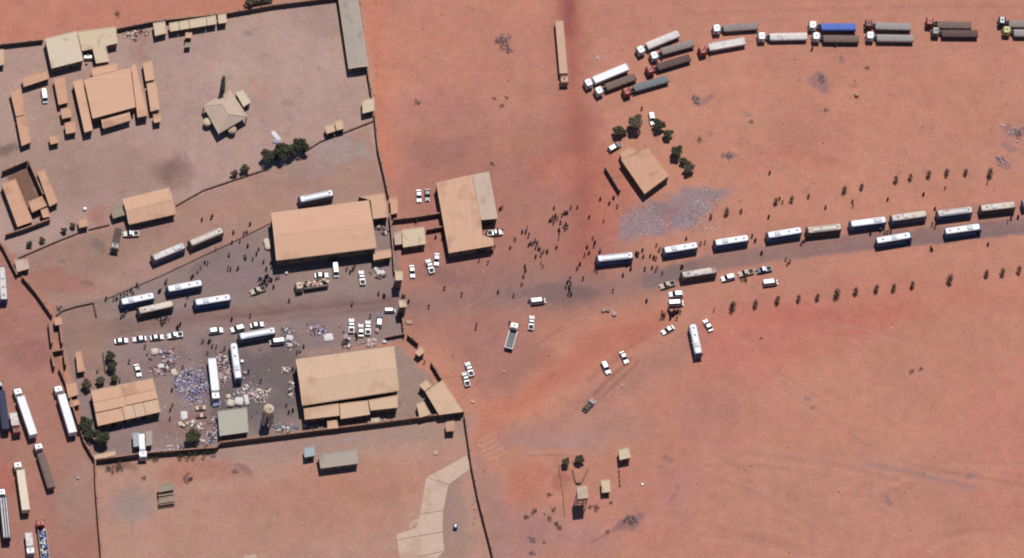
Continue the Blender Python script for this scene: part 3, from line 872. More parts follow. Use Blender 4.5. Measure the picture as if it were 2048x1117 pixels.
# centre
B('warehouse', 'biggest tan warehouse in the centre with shaded front wall', 'warehouse', [(543, 427), (737, 402), (752, 496), (553, 521)], 5.6, 'gable', 'roof_tan2', 'wall_tan', big=True, rise=0.9)
B('annexe', 'flat tan annexe at upper right corner of biggest warehouse', 'building', [(717, 394), (769.5, 387), (776, 435), (746, 439), (741, 402)], 3.4, 'flat', 'roof_tan')
B('annexe', 'flat tan annexe at lower right corner of biggest warehouse', 'building', [(746, 504), (782, 499), (783, 515), (747, 521.6)], 3.2, 'flat', 'roof_tan')
B('hall', 'tall tan roofed hall right of the gate wall', 'building', [(872, 366), (944, 350), (962, 441), (964.6, 472), (986, 477), (987.5, 492), (897.5, 507)], 4.2, 'flat', 'roof_tan', 'wall_tan', big=True)
B('hall', 'pale grey lean-to roof on right side of tan hall', 'building', [(944.7, 350), (978, 344), (995.5, 438), (962.3, 441)], 3.9, 'flat', 'roof_pale', 'wall_tan', big=True)
B('office', 'small square cream office between gate wall and tan hall', 'building', [(803.5, 460), (848, 454.5), (852, 489), (806, 496)], 2.9, 'flat', 'roof_cream')
B('lean_to', 'pale narrow lean-to left of the cream office', 'shelter', [(787, 466), (802, 463), (804.5, 489), (790, 491)], 2.2, 'flat', 'roof_pale', win=False)
B('store_room', 'narrow tan store on the gate wall above cream office', 'store room', [(779, 395), (795, 394), (796, 427), (782, 430)], 2.3, 'flat', 'roof_pink')

def tower(label, px, h):
    root = B('gate_tower', label, 'tower', px, h, 'flat', 'roof_cream', 'wall_grey', ov=0.3, win=False)
    P3 = [W(x, y, h) for x, y in px]
    P = ccw([Vector((p.x - root.location.x, p.y - root.location.y)) for p in P3])
    I = inset(P, 0.3)
    for i in range(4):
        p, q = I[i], I[(i + 1) % 4]
        e = (q - p).normalized(); nrm = Vector((e.y, -e.x)); c0 = p.lerp(q, .5) + nrm * .02
        link('window', UNIT, root, (c0.x, c0.y, h - 1.1), math.atan2(e.y, e.x), (1.3, .1, 0.9))
tower('upper of two square towers flanking the gate', [(790, 543), (805, 543), (806, 561), (791, 562)], 6.4)
tower('lower of two square towers flanking the gate', [(797, 601), (812, 600), (814, 615), (799, 616)], 6.0)

# lower yard
B('warehouse', 'large pale tan warehouse in lower yard beside the luggage', 'warehouse', [(592, 720), (787, 694), (797, 781.5), (605, 811)], 5.4, 'gable', 'roof_sand', 'wall_tan', big=True, rise=0.8)
B('lean_to', 'left lean-to bay along lower side of the pale warehouse', 'building', [(607, 816), (677.5, 808), (679, 832), (609.5, 840.5)], 4.0, 'flat', 'roof_sand')
B('lean_to', 'middle lean-to bay along lower side of the pale warehouse', 'building', [(679, 808), (735.5, 801.6), (740, 830), (681, 839)], 3.7, 'flat', 'roof_sand')
B('lean_to', 'right lean-to bay along lower side of the pale warehouse', 'building', [(737, 801), (795, 791), (796, 816), (741, 822)], 4.0, 'flat', 'roof_sand')
B('kiosk', 'small tan box room below the lean-to bays on wall', 'kiosk', [(654, 842), (673, 839), (677, 857), (655, 859)], 2.4, 'flat', 'roof_tan')
B('kiosk', 'small low cream store below right lean-to bay', 'kiosk', [(742, 838), (759, 836), (760, 847), (743, 849)], 2.0, 'flat', 'roof_cream')
B('house', 'slanting cream roofed house at lower right corner of compound', 'building', [(850, 784), (885, 761), (927, 824.5), (878, 831)], 3.2, 'flat', 'roof_sand', 'wall_tan')
B('house_block', 'upper small wing on left of the slanting corner house', 'building', [(838, 772), (853, 760), (864, 772.5), (849.5, 783)], 2.9, 'flat', 'roof_sand')
B('house_block', 'lower wing on left of the slanting corner house', 'building', [(833, 808), (847.5, 803), (862, 830), (839, 836.5)], 2.7, 'flat', 'roof_sand')
B('kiosk', 'diamond set tan kiosk between gate and corner house', 'kiosk', [(829, 706), (842, 693), (850, 705), (838, 714)], 2.5, 'flat', 'roof_tan')
B('hut', 'small tan hut below the corner house outside lower wall', 'hut', [(891.5, 844.6), (908, 842), (909.5, 863), (892, 864)], 2.6, 'flat', 'roof_tan')
B('market_shed', 'square pale green grey shed among the luggage piles', 'shed', [(435, 823), (494, 816), (497, 865), (439, 873)], 2.8, 'flat', 'roof_green', 'wall_grey')

def sw_hall():
    h = 3.5
    q = [(182, 784), (305.6, 759), (322, 824.6), (195.5, 853)]
    P3 = [W(x, y, h) for x, y in q]
    cen = sum((Vector((p.x, p.y)) for p in P3), Vector((0, 0))) / 4
    root = link('hall', None, None, (cen.x, cen.y, 0))
    tag(root, 'tan hall with panelled stepped roof at lower left of yard', 'building')
    a, b, c2, d = [Vector((p.x - cen.x, p.y - cen.y)) for p in P3]
    P = ccw([a, b, c2, d])
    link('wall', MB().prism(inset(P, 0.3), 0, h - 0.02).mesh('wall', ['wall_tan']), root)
    def pan(t0, t1, s0, s1, z, rm):
        f = lambda t, s: a.lerp(b, t).lerp(d.lerp(c2, t), s)
        pts = [f(t0, s0), f(t1, s0), f(t1, s1), f(t0, s1)]
        link('roof_panel', MB().prism(ccw(pts), h + z, h + z + 0.12).mesh('roof_panel', [rm]), root)
    pan(0, .5, 0, .33, .42, 'roof_tan'); pan(.503, 1, 0, .33, .42, 'roof_tan')
    pan(0, .5, .335, .62, .3, 'roof_tan'); pan(.503, 1, .335, .60, .3, 'roof_tan2')
    pan(0, .42, .64, 1, .1, 'roof_tan'); pan(.43, .60, .62, 1, .14, 'roof_sand'); pan(.607, .76, .62, 1, .14, 'roof_sand'); pan(.767, 1, .62, 1, .14, 'roof_sand')
    I = inset(P, 0.3)
    for i in range(4):
        p, q2 = I[i], I[(i + 1) % 4]
        e = (q2 - p); L = e.length; e = e / L; nrm = Vector((e.y, -e.x))
        if nrm.y < -0.5:
            for j in range(6):
                c0 = p + e * (L * (j + .5) / 6) + nrm * .02
                o = link('door' if j in (1, 4) else 'window', UNIT, root, (c0.x, c0.y, 1.25 if j in (1, 4) else 1.9), math.atan2(e.y, e.x), (1.5, .1, 2.4 if j in (1, 4) else 1.0))
    pr = link('parapet', MB().bar((a.x, a.y, h + .5), (b.x, b.y, h + .5), .16, 4).mesh('parapet', ['coping']), root)
sw_hall()
B('store_room', 'narrow tan store near left gate with dark lower end', 'store room', [(151, 706), (161, 702), (171, 743), (155, 746)], 2.3, 'flat', 'roof_pink')
B('hut', 'square grey tan hut beside white trailer at left wall', 'hut', [(131, 768), (152.5, 765), (157, 790), (137, 797)], 2.2, 'flat', 'roof_pink')
B('hut', 'small lower hut beside white trailer at left wall', 'hut', [(139, 803), (157, 799), (160, 810), (141, 815)], 2.0, 'flat', 'roof_pink')
B('shelter', 'low pale shelter at bottom left corner of compound wall', 'shelter', [(188, 911), (230, 902), (232, 911), (190, 921)], 2.0, 'flat', 'roof_sand')
B('shed', 'left pale roofed shed of a pair below panelled hall', 'shed', [(265, 867), (278, 865), (279, 893), (267, 895)], 2.4, 'flat', 'roof_blue', 'wall_grey')
B('shed', 'right pale roofed shed of a pair below panelled hall', 'shed', [(291, 863), (304, 861), (305, 891), (292, 893)], 2.4, 'flat', 'roof_grey', 'wall_grey')

# below the lower wall
B('long_hut', 'long grey flat roofed hut standing below the lower wall', 'hut', [(636, 910), (714, 898.5), (717, 928), (641, 938)], 3.0, 'flat', 'roof_grey', 'wall_grey')
B('cabin', 'small bluish cabin left of the long grey hut', 'cabin', [(608, 897), (629, 893), (630.5, 912), (609, 916)], 2.6, 'flat', 'roof_blue', 'wall_grey')
def pergola_hut():
    B('hut', 'small grey hut with slatted pergola at bottom left', 'hut', [(316, 972), (347.5, 966), (349, 980), (317, 986)], 2.6, 'flat', 'roof_olive', 'wall_grey')
    a, b, c2, d = W(317, 990, 2.2), W(349, 985, 2.2), W(350, 1003, 2.2), W(318, 1008, 2.2)
    cen = (a + b + c2 + d) / 4; cen.z = 0
    root = link('pergola', None, None, cen)
    tag(root, 'dark slatted pergola in front of the small grey hut', 'pergola')
    for p in (a, b, c2, d):
        link('post', UNIT, root, (p.x - cen.x, p.y - cen.y, 1.1), 0, (.15, .15, 2.2))
    rz = math.atan2(b.y - a.y, b.x - a.x)
    for t, wd in ((0.12, .5), (0.42, .45), (.72, .9), (.95, .35)):
        p = a.lerp(d, t).lerp(b.lerp(c2, t), .5)
        o = link('slat', UNIT, root, (p.x - cen.x, p.y - cen.y, 2.27), rz, ((b - a).length, wd, .1)); omat(o, 'roof_olive')
pergola_hut()
# lower right plots
B('house', 'small cream topped house at upper right of bottom plots', 'house', [(1237, 898), (1256.5, 894.5), (1262, 916), (1239, 921)], 3.1, 'flat', 'roof_cream', 'wall_grey')
B('hut', 'small upright cream hut in the middle of bottom plots', 'hut', [(1202, 961), (1219.7, 960), (1221, 985), (1203.6, 986.5)], 2.3, 'flat', 'roof_cream', 'wall_grey')
# lone house upper right of centre
B('house', 'lone tan roofed house standing diagonally among trees', 'house', [(1241.5, 320), (1296.7, 296.5), (1339, 351.7), (1289, 389)], 3.3, 'flat', 'roof_pink', 'wall_mud')
B('house_block', 'low annexe at upper left corner of the lone house', 'building', [(1239, 306), (1260, 293), (1277, 304), (1243.5, 319)], 2.6, 'flat', 'roof_pink', 'wall_mud', win=False)

# ------------------------------------------------------------------ towers with tanks
def round_tower():
    c0 = W(538, 816, 10.0); base = Vector((c0.x, c0.y, 0))
    root = link('water_tower', None, None, base)
    tag(root, 'round water tower on legs beside the green grey shed', 'water tower')
    t = link('tank', MB().cyl((0, 0, 8.1), 1.6, 2.8, seg=20).mesh('tank', ['roof_cream']), root)
    link('tank_roof', MB().cyl((0, 0, 9.72), 1.7, 0.45, seg=20, r2=0.35).mesh('tank_roof', ['roof_cream']), t)
    link('hatch', MB().cyl((0.5, -0.4, 9.85), 0.3, 0.25, seg=8).mesh('hatch', ['hatch']), t)
    for i in range(6):
        a = math.pi * i / 3
        link('leg', MB().bar((2.0 * math.cos(a), 2.0 * math.sin(a), 0), (1.45 * math.cos(a), 1.45 * math.sin(a), 6.7), .14).mesh('leg', ['steel']), root)
    br = MB()
    for z in (2.2, 4.4):
        k = 2.0 - .55 * z / 6.7
        for i in range(6):
            a = math.pi * i / 3; b = a + math.pi / 3
            br.bar((k * math.cos(a), k * math.sin(a), z), (k * math.cos(b), k * math.sin(b), z), .07)
            br.bar((k * math.cos(a), k * math.sin(a), z), ((k - .18) * math.cos(b), (k - .18) * math.sin(b), z + 2.2), .05)
    link('bracing', br.mesh('bracing', ['steel']), root)
    link('riser_pipe', MB().cyl((0, 0, 3.4), .3, 6.8, seg=8).mesh('riser_pipe', ['steel']), root)
round_tower()
def square_tower():
    h = 8.2
    P3 = [W(1154, 975, h), W(1174, 973, h), W(1176, 996, h), W(1156, 998, h)]
    cen = sum(P3, Vector((0, 0, 0))) / 4; cen.z = 0
    root = link('water_tower', None, None, cen)
    tag(root, 'square tank tower on legs casting a black shadow in bottom plots', 'water tower')
    P = ccw([Vector((p.x - cen.x, p.y - cen.y)) for p in P3])
    t = link('tank', MB().prism(P, h - 2.0, h).mesh('tank', ['roof_grey']), root)
    link('tank_roof', MB().prism(inset(P, -.1), h, h + .1).mesh('tank_roof', ['roof_pale']), t)
    I = inset(P, .25)
    for p in I:
        link('leg', MB().bar((p.x * 1.08, p.y * 1.08, 0), (p.x, p.y, h - 2), .13).mesh('leg', ['steel']), root)
    br = MB()
    for z in (2.0, 4.1):
        for i in range(4):
            p, q = I[i], I[(i + 1) % 4]
            br.bar((p.x, p.y, z), (q.x, q.y, z), .08); br.bar((p.x, p.y, z), (q.x, q.y, z + 2), .05)
    link('bracing', br.mesh('bracing', ['steel']), root)
square_tower()

# ------------------------------------------------------------------ walls and fences
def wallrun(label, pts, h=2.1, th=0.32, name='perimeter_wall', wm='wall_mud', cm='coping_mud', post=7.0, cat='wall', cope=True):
    P = [W(x, y, h * 0.5) for x, y in pts]
    o0 = Vector((P[0].x, P[0].y, 0))
    root = link(name, None, None, o0)
    tag(root, label, cat)
    P = [Vector((p.x - o0.x, p.y - o0.y)) for p in P]
    for i, (a, b) in enumerate(zip(P[:-1], P[1:])):
        d = b - a
        if d.length < .1: continue
        rz = math.atan2(d.y, d.x); m = (a + b) / 2
        s = MB()
        s.box((m.x, m.y, h / 2), (d.length, th, h), rz)
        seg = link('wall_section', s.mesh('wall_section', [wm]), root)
        if cope:
            link('coping', MB().box((m.x, m.y, h + .06), (d.length, th + .14, .12), rz).mesh('coping', [cm]), seg)
        if post:
            k = max(1, int(d.length / post))
            for j in range(k):
                p = a.lerp(b, (j + .5) / k)
                q = link('pillar', UNIT, root, (p.x, p.y, (h + .22) / 2), rz, (.5, th + .26, h + .22)); omat(q, wm)
    return root
wallrun('mud perimeter wall at top left corner above cream block', [(-20, 94), (86, 82)])
wallrun('long perimeter wall behind the cream store rooms at top', [(234, 60), (305, 46), (455, 29), (545, 13), (700, -6)])
wallrun('upper right perimeter wall beside the long grey shed', [(717, -12), (728, 80), (736, 150), (747, 214)])
wallrun('right perimeter wall from guard room down to warehouse annexe', [(749, 228), (756, 300), (770, 360), (777, 395)])
wallrun('gate wall from store room down to upper gate tower', [(779, 430), (784, 480), (787, 520), (789, 548)])
wallrun('short wall from lower gate tower to luggage yard corner', [(803, 622), (806, 650), (808, 672)])
wallrun('dark wall stub running from luggage yard to diamond kiosk', [(815, 672), (836, 690)], 2.2)
wallrun('dark wall stub between diamond kiosk and corner house', [(862, 727), (882, 760)], 2.2)
wallrun('perimeter wall running down right side of bottom plot', [(929, 832), (936, 880), (943, 930), (957, 1000), (975, 1070), (990, 1130)])
wallrun('long lower perimeter wall under the pale warehouse and sheds', [(192, 922), (300, 908), (432, 898), (440, 888), (600, 868), (760, 848), (928, 826)], 2.4)
wallrun('left perimeter wall beside courtyard house', [(-12, 470), (8, 500), (34, 552)])
wallrun('left perimeter wall from guard room to left gate', [(44, 555), (72, 588), (104, 634)])
wallrun('left perimeter wall along the white trailer', [(118, 738), (132, 770), (150, 830), (168, 885), (190, 922)])
wallrun('bottom left perimeter wall running off the picture', [(190, 924), (192, 980), (198, 1060), (204, 1130)])
wallrun('inner fence wall from left guard room to small hut', [(34, 518), (66, 504), (120, 481), (155, 467)], 0.5, .2, 'inner_wall', cm='coping_dark', post=5)
wallrun('inner fence wall between small hut and ridged hall', [(177, 460), (219, 450)], 0.5, .2, 'inner_wall', cm='coping_dark', post=5)
wallrun('inner fence wall from ridged hall to the dark trees', [(352, 412), (407, 381), (470, 360), (530, 340)], 0.5, .2, 'inner_wall', cm='coping_dark', post=5)
wallrun('inner fence wall from dark trees to the guard room', [(606, 306), (640, 284), (690, 265), (746, 243)], 0.5, .2, 'inner_wall', cm='coping_dark', post=5)
wallrun('low kerb wall between bus lane and crowded yard', [(209, 600), (322, 552), (400, 515), (463, 486), (540, 447)], 0.35, .25, 'kerb_wall', 'wall_mud', post=0, cope=False)
wallrun('cross wall behind the cream office', [(786, 442), (830, 437), (880, 429)], 2.2)
wallrun('short cross wall between cream office and tan hall', [(853, 462), (886, 456)], 2.0)
wallrun('upper courtyard wall of the left house', [(4, 346), (55, 325)], 2.8)
wallrun('right courtyard wall of the left house', [(57, 326), (86, 393)], 2.8)
wallrun('wall along the lower side of courtyard house', [(11, 472), (50, 460), (100, 441)], 2.2)
wallrun('ruined low wall around empty pad near left gate', [(112, 632), (125, 622), (150, 614), (187, 606)], 0.7, .3, 'low_wall', post=0, cope=False)
wallrun('short low wall closing right end of empty pad', [(187, 606), (193, 634)], 1.0, .3, 'low_wall', post=0, cope=False)
wallrun('free standing mud wall left of the lone house', [(1210, 336), (1239, 384)], 2.4)
wallrun('garden wall stub beside shrubs above panelled hall', [(206, 705), (211, 745)], 1.0, .25, 'low_wall', post=0, cope=False)
wallrun('low wall line on left of bottom plots', [(1117, 930), (1121, 960), (1126, 990), (1129, 1034)], 0.25, .25, 'low_wall', post=0, cope=False)
wallrun('left leg of V shaped pit wall in bottom plots', [(1145, 940), (1151, 966)], 0.5, .4, 'pit_wall', 'wall_mud', post=0, cope=False)
wallrun('short floor wall of V shaped pit in bottom plots', [(1152, 967), (1162, 967)], 0.8, .4, 'pit_wall', 'wall_mud', post=0, cope=False)
wallrun('right leg of V shaped pit wall in bottom plots', [(1163, 966), (1176, 939)], 0.4, .4, 'pit_wall', 'wall_mud', post=0, cope=False)
wallrun('thin fence below the house at upper right of bottom plots', [(1238, 938), (1240, 975)], 0.7, .15, 'fence', post=1.5, cope=False, cat='fence')
wallrun('thin wall closing the luggage yard beside lower gate tower', [(770, 677), (806, 670)], 1.4, .25, 'low_wall', post=4)
wallrun('inner leaf of the upper left gate house', [(119, 650), (124, 690)], 2.4, .5, 'gate_wall', 'wall_tan', post=0)
wallrun('outer leaf of the upper left gate house', [(98, 646), (103, 690)], 2.6, .5, 'gate_wall', 'wall_tan', post=0)
wallrun('left wall of roofless room at left gate', [(103, 712), (108, 737)], 2.6, .5, 'gate_wall', 'wall_tan', post=0)
wallrun('right wall of roofless room at left gate', [(128, 707), (131, 733)], 2.6, .5, 'gate_wall', 'wall_tan', post=0)
wallrun('top wall of roofless room at left gate', [(105, 706), (127, 702)], 2.2, .4, 'gate_wall', 'wall_mud', post=0)
B('gate_house', 'small tan gate house at left entrance', 'building', [(108, 636), (122, 634), (125, 650), (110, 652)], 2.6, 'flat', 'roof_pink')

# ------------------------------------------------------------------ concrete path
def path():
    slabs = [[(933.5, 911.7), (943, 937), (897.6, 969), (852.5, 955.5)],
             [(852.2, 956.5), (897.2, 970), (886, 1021.5), (840.5, 1028)],
             [(840, 1029.5), (886, 1023), (885, 1064), (838, 1072), (794, 1080), (793, 1070), (832, 1056)],
             [(794.5, 1081.5), (885, 1065.5), (888.5, 1102), (836, 1114), (834, 1125), (801, 1130)],
             [(837, 1115.5), (889, 1103.5), (874, 1117), (860, 1130), (836, 1130)],
             [(817, 1046), (838, 1037), (836, 1044), (820, 1060)]]
    root = link('path', None, None, W(870, 1020))
    tag(root, 'pale concrete slab path', kind='structure')
    for s in slabs:
        P = ccw([Vector((W(x, y).x - root.location.x, W(x, y).y - root.location.y)) for x, y in s])
        link('slab', MB().prism(P, -.05, .1).mesh('slab', ['concrete']), root)
path()
for i, q in enumerate(([(486, 1112), (512, 1109), (514, 1125), (488, 1128)],)):
    P = [W(x, y) for x, y in q]
    o = link('concrete_pad', MB().prism(ccw([Vector((p.x, p.y)) for p in P]), 0, .15).mesh('concrete_pad', ['concrete']))
    tag(o, 'pale concrete pad cut by the bottom edge', 'pad')

# ------------------------------------------------------------------ vehicles
def wheel(x, y, r=0.48, w=0.3):
    return ('wheel', MB().cyl((x, y, r), r, w, 'y', 14).mesh('wheel', ['tyre']), [('rim', MB().cyl((x, y + (.02 if y > 0 else -.02), r), r * .55, w, 'y', 8).mesh('rim', ['rim']))])

def bus_spec(kind):
    rings = []
    for x, k, zt in ((-5.75, .94, 3.02), (-5.65, 1, 3.1), (-3, 1, 3.12), (0, 1, 3.12), (3, 1, 3.12), (5.2, 1, 3.1), (5.5, .98, 2.9)):
        ring = []
        for y, z in ((-1.22, .4), (-1.25, 1.2), (-1.25, 2.6), (-1.18, 2.92), (-.9, zt), (.9, zt), (1.18, 2.92), (1.25, 2.6), (1.25, 1.2), (1.22, .4)):
            ring.append((x, y * k, min(z, zt)))
        rings.append(ring)
    nose = [(5.78, y * .97, min(z, 2.0)) for x, y, z in rings[-1]]
    rings.append(nose)
    spec = [('body', MB().loft(rings).mesh('bus_body', ['bus_white_shaded']), [])]
    rr = []
    for x, k in ((-5.6, .8), (-5.3, 1), (0, 1), (4.7, 1), (5.15, .86)):
        rr.append([(x, -1.12 * k, 3.0), (x, -.95 * k, 3.16), (x, -.3, 3.22), (x, .3, 3.22), (x, .95 * k, 3.16), (x, 1.12 * k, 3.0)])
    hatch = lambda x: ('roof_hatch', MB().box((x, 0, 3.25), (.6, .55, .1)).mesh('roof_hatch', ['hatch_grey']))
    ac = lambda x, l=1.9: ('air_conditioner', MB().box((x, 0, 3.33), (l, 1.5, .26), top=.86).mesh('air_conditioner', ['ac_grey']))
    rails = MB()
    for y in (-.75, .75): rails.box((-.3, y, 3.3), (8.4, .07, .12))
    for i in range(8): rails.box((-4.3 + i * 1.15, 0, 3.27), (.06, 1.5, .06))
    extra = {'A': [ac(2.1), hatch(-1.6), hatch(-4.3)], 'B': [ac(1.0, 1.4), hatch(3.4)], 'C': [('roof_rack', rails.mesh('roof_rack', ['ac_grey'])), hatch(-4.7)], 'D': [ac(0, 1.6), hatch(3.7), hatch(-3.7)], 'E': [ac(-3.2, 2.6)]}[kind]
    spec.append(('roof', MB().loft(rr).mesh('bus_roof', ['bus_roof']), extra))
    for s in (-1, 1):
        b = MB()
        for i in range(7):
            b.box((-4.75 + i * 1.42, s * 1.262, 2.12), (1.30, .03, .85))
        spec.append(('window', b.mesh('bus_windows', ['glass']), []))
        spec.append(('skirt', MB().box((-.1, s * 1.258, .85), (10.9, .03, .62)).mesh('skirt', ['bus_blue']), []))
        spec.append(('mirror', MB().box((5.55, s * 1.45, 2.3), (.15, .3, .5)).mesh('mirror', ['hatch']), []))
        spec.append(('headlight', MB().box((5.80, s * .9, .75), (.06, .35, .25)).mesh('headlight', ['lamp']), []))
        for x in (3.6, -3.4):
            spec.append(wheel(x, s * 1.08))
    spec.append(('windscreen', MB().loft([[(5.53, -1.12, 2.86), (5.53, 1.12, 2.86), (5.81, 1.14, 1.95), (5.81, -1.14, 1.95)], [(5.56, -1.12, 2.87), (5.56, 1.12, 2.87), (5.84, 1.14, 1.96), (5.84, -1.14, 1.96)]]).mesh('windscreen', ['glass']), []))
    spec.append(('rear_window', MB().box((-5.76, 0, 2.2), (.03, 1.9, .7)).mesh('rear_window', ['glass']), []))
    spec.append(('door', MB().box((4.6, -1.264, 1.5), (.85, .03, 2.0)).mesh('door', ['glass']), []))
    return spec
BUS = {k: bus_spec(k) for k in 'ABCDE'}
KINDS = 'CECABAACACAAACEBCBADABAA'
NB = 'passenger buses'
buses = [  # front x,y, rear x,y, roof, skirt, label
 (599.5, 399, 664, 385.5, 'bus_roof', 'bus_white_shaded', 'white bus parked just above the biggest warehouse'),
 (306, 516, 367, 491, 'bus_roof_dusty', 'bus_white_shaded', 'lilac white bus, left of two nose to tail on the upper lane'),
 (380, 487, 443, 460.5, 'bus_roof_beige', 'bus_tan_shaded', 'dusty beige bus, right of two nose to tail on the upper lane'),
 (242, 604, 306, 591, 'bus_roof', 'bus_blue', 'leftmost white bus of four in the crowded yard'),
 (277, 622, 344, 607, 'bus_roof_beige', 'bus_tan_shaded', 'beige bus parked against the leftmost white bus in yard'),
 (335, 578, 402, 565.5, 'bus_roof', 'bus_blue', 'topmost white bus of four in the crowded yard'),
 (390, 605, 459, 594, 'bus_roof', 'bus_blue', 'rightmost white bus of four in the crowded yard'),
 (479, 673, 548, 660.5, 'bus_roof', 'bus_white_shaded', 'off white bus lying level above the upright white bus'),
 (477, 758, 467, 688, 'bus_roof', 'bus_blue', 'upright white bus standing right of the pink luggage heap'),
 (1194.5, 517.5, 1264, 510, 'bus_roof', 'bus_blue', 'first bus on the road, nearest to the gate crowd'),
 (1328, 500.5, 1393, 490, 'bus_roof', 'bus_blue', 'second bus from the left on the road, below rubble patch'),
 (1430, 485.5, 1495, 475.5, 'bus_roof', 'bus_blue', 'third bus from the left in the upper road queue'),
 (1535, 470.5, 1601, 460, 'bus_roof', 'bus_blue', 'fourth bus from the left in the upper road queue'),
 (1614.6, 460.5, 1680.5, 453, 'bus_roof_beige', 'bus_tan_shaded', 'tan beige fifth bus from the left in the upper road queue'),
 (1701, 448, 1770, 439, 'bus_roof', 'bus_blue', 'sixth bus from the left in the upper road queue'),
 (1783, 436.5, 1851, 427, 'bus_roof_beige', 'bus_white_shaded', 'cream seventh bus from the left in the upper road queue'),
 (1875, 427.5, 1942.5, 419, 'bus_roof_dusty', 'bus_blue', 'eighth bus from the left in the upper road queue'),
 (1961, 416.5, 2028.5, 409, 'bus_roof_beige', 'bus_tan_shaded', 'brownish ninth bus from the left in the upper road queue'),
 (2046, 407, 2112, 399, 'bus_roof', 'bus_blue', 'bus cut off by right edge at end of the road queue'),
 (1822, 469.5, 1755, 481, 'bus_roof', 'bus_blue', 'white bus in lower lane, left of two facing right'),
 (1961, 452.5, 1892.5, 462.5, 'bus_roof', 'bus_blue', 'white bus in lower lane, right of two facing right'),
 (1364, 550, 1431, 539.5, 'bus_roof_dirty', 'bus_tan_shaded', 'bus with dirty brown roof parked below the road queue'),
 (1397.5, 708, 1385.5, 650, 'bus_roof', 'bus_blue', 'upright white bus standing alone below the road'),
 (3, 533, 8, 598, 'bus_roof_dusty', 'bus_blue', 'bluish white bus cut off by left edge outside wall'),
]
for bk, (x1, y1, x2, y2, rf, sk, lab) in zip(KINDS, buses):
    a, b, rz, L = heading(x1, y1, x2, y2, 3.55)
    c0 = (a + b) / 2
    inst(BUS[bk], 'bus', (c0.x, c0.y, 0), rz, lab, 'bus', NB, {'roof': rf, 'skirt': sk, 'body': {'bus_tan_shaded': 'bus_tan_shaded', 'bus_blue': 'bus_azure_shaded', 'bus_white_shaded': 'bus_white_shaded'}[sk]}, (L / 11.0, 1, 1.13))

def cab_spec(rx=0.0):
    rings = []
    for x, z0, z1, k in ((-1.35, .7, 3.0, .95), (-1.25, .6, 3.1, 1), (.55, .6, 3.1, 1), (.95, .6, 2.75, .98), (1.15, .6, 1.9, .97)):
        rings.append([(x, -1.22 * k, z0), (x, -1.25 * k, 1.6), (x, -1.2 * k, max(z1 - .15, 1.7)), (x, -1.1 * k, z1), (x, 1.1 * k, z1), (x, 1.2 * k, max(z1 - .15, 1.7)), (x, 1.25 * k, 1.6), (x, 1.22 * k, z0)])
    spec = [('cab', MB().loft(rings).mesh('cab', ['paint_white']), [
        ('windscreen', MB().loft([[(.99, -1.02, 2.68), (.99, 1.02, 2.68), (1.17, 1.05, 1.9), (1.17, -1.05, 1.9)], [(1.03, -1.02, 2.69), (1.03, 1.02, 2.69), (1.21, 1.05, 1.91), (1.21, -1.05, 1.91)]]).mesh('windscreen', ['glass'])),
        ('roof_hatch', MB().box((-.2, 0, 3.13), (.62, .62, .1)).mesh('roof_hatch', ['hatch'])),
        ('wind_deflector', MB().box((-1.05, 0, 3.22), (.45, 1.9, .3), tilt=-.4).mesh('wind_deflector', ['paint_white'])),
        ('bumper', MB().box((1.2, 0, .75), (.2, 2.4, .5)).mesh('bumper', ['steel']))])]
    for s in (-1, 1):
        spec.append(('side_window', MB().box((.3, s * 1.235, 2.15), (.9, .04, .7)).mesh('side_window', ['glass']), []))
        spec.append(('mirror', MB().box((.9, s * 1.5, 2.2), (.15, .3, .6)).mesh('mirror', ['hatch']), []))
        spec.append(('headlight', MB().box((1.31, s * .95, .85), (.05, .4, .25)).mesh('headlight', ['lamp']), []))
        spec.append(wheel(.2, s * 1.08, .52)); spec.append(wheel(-2.6, s * 1.08, .52))
    spec.append(('chassis', MB().box((-2.0, 0, .95), (3.6, .9, .3)).mesh('chassis', ['chassis']), [('fuel_tank', MB().cyl((-1.7, -.95, .8), .35, 1.0, 'x', 10).mesh('fuel_tank', ['steel']))]))
    return spec
CABS = cab_spec()

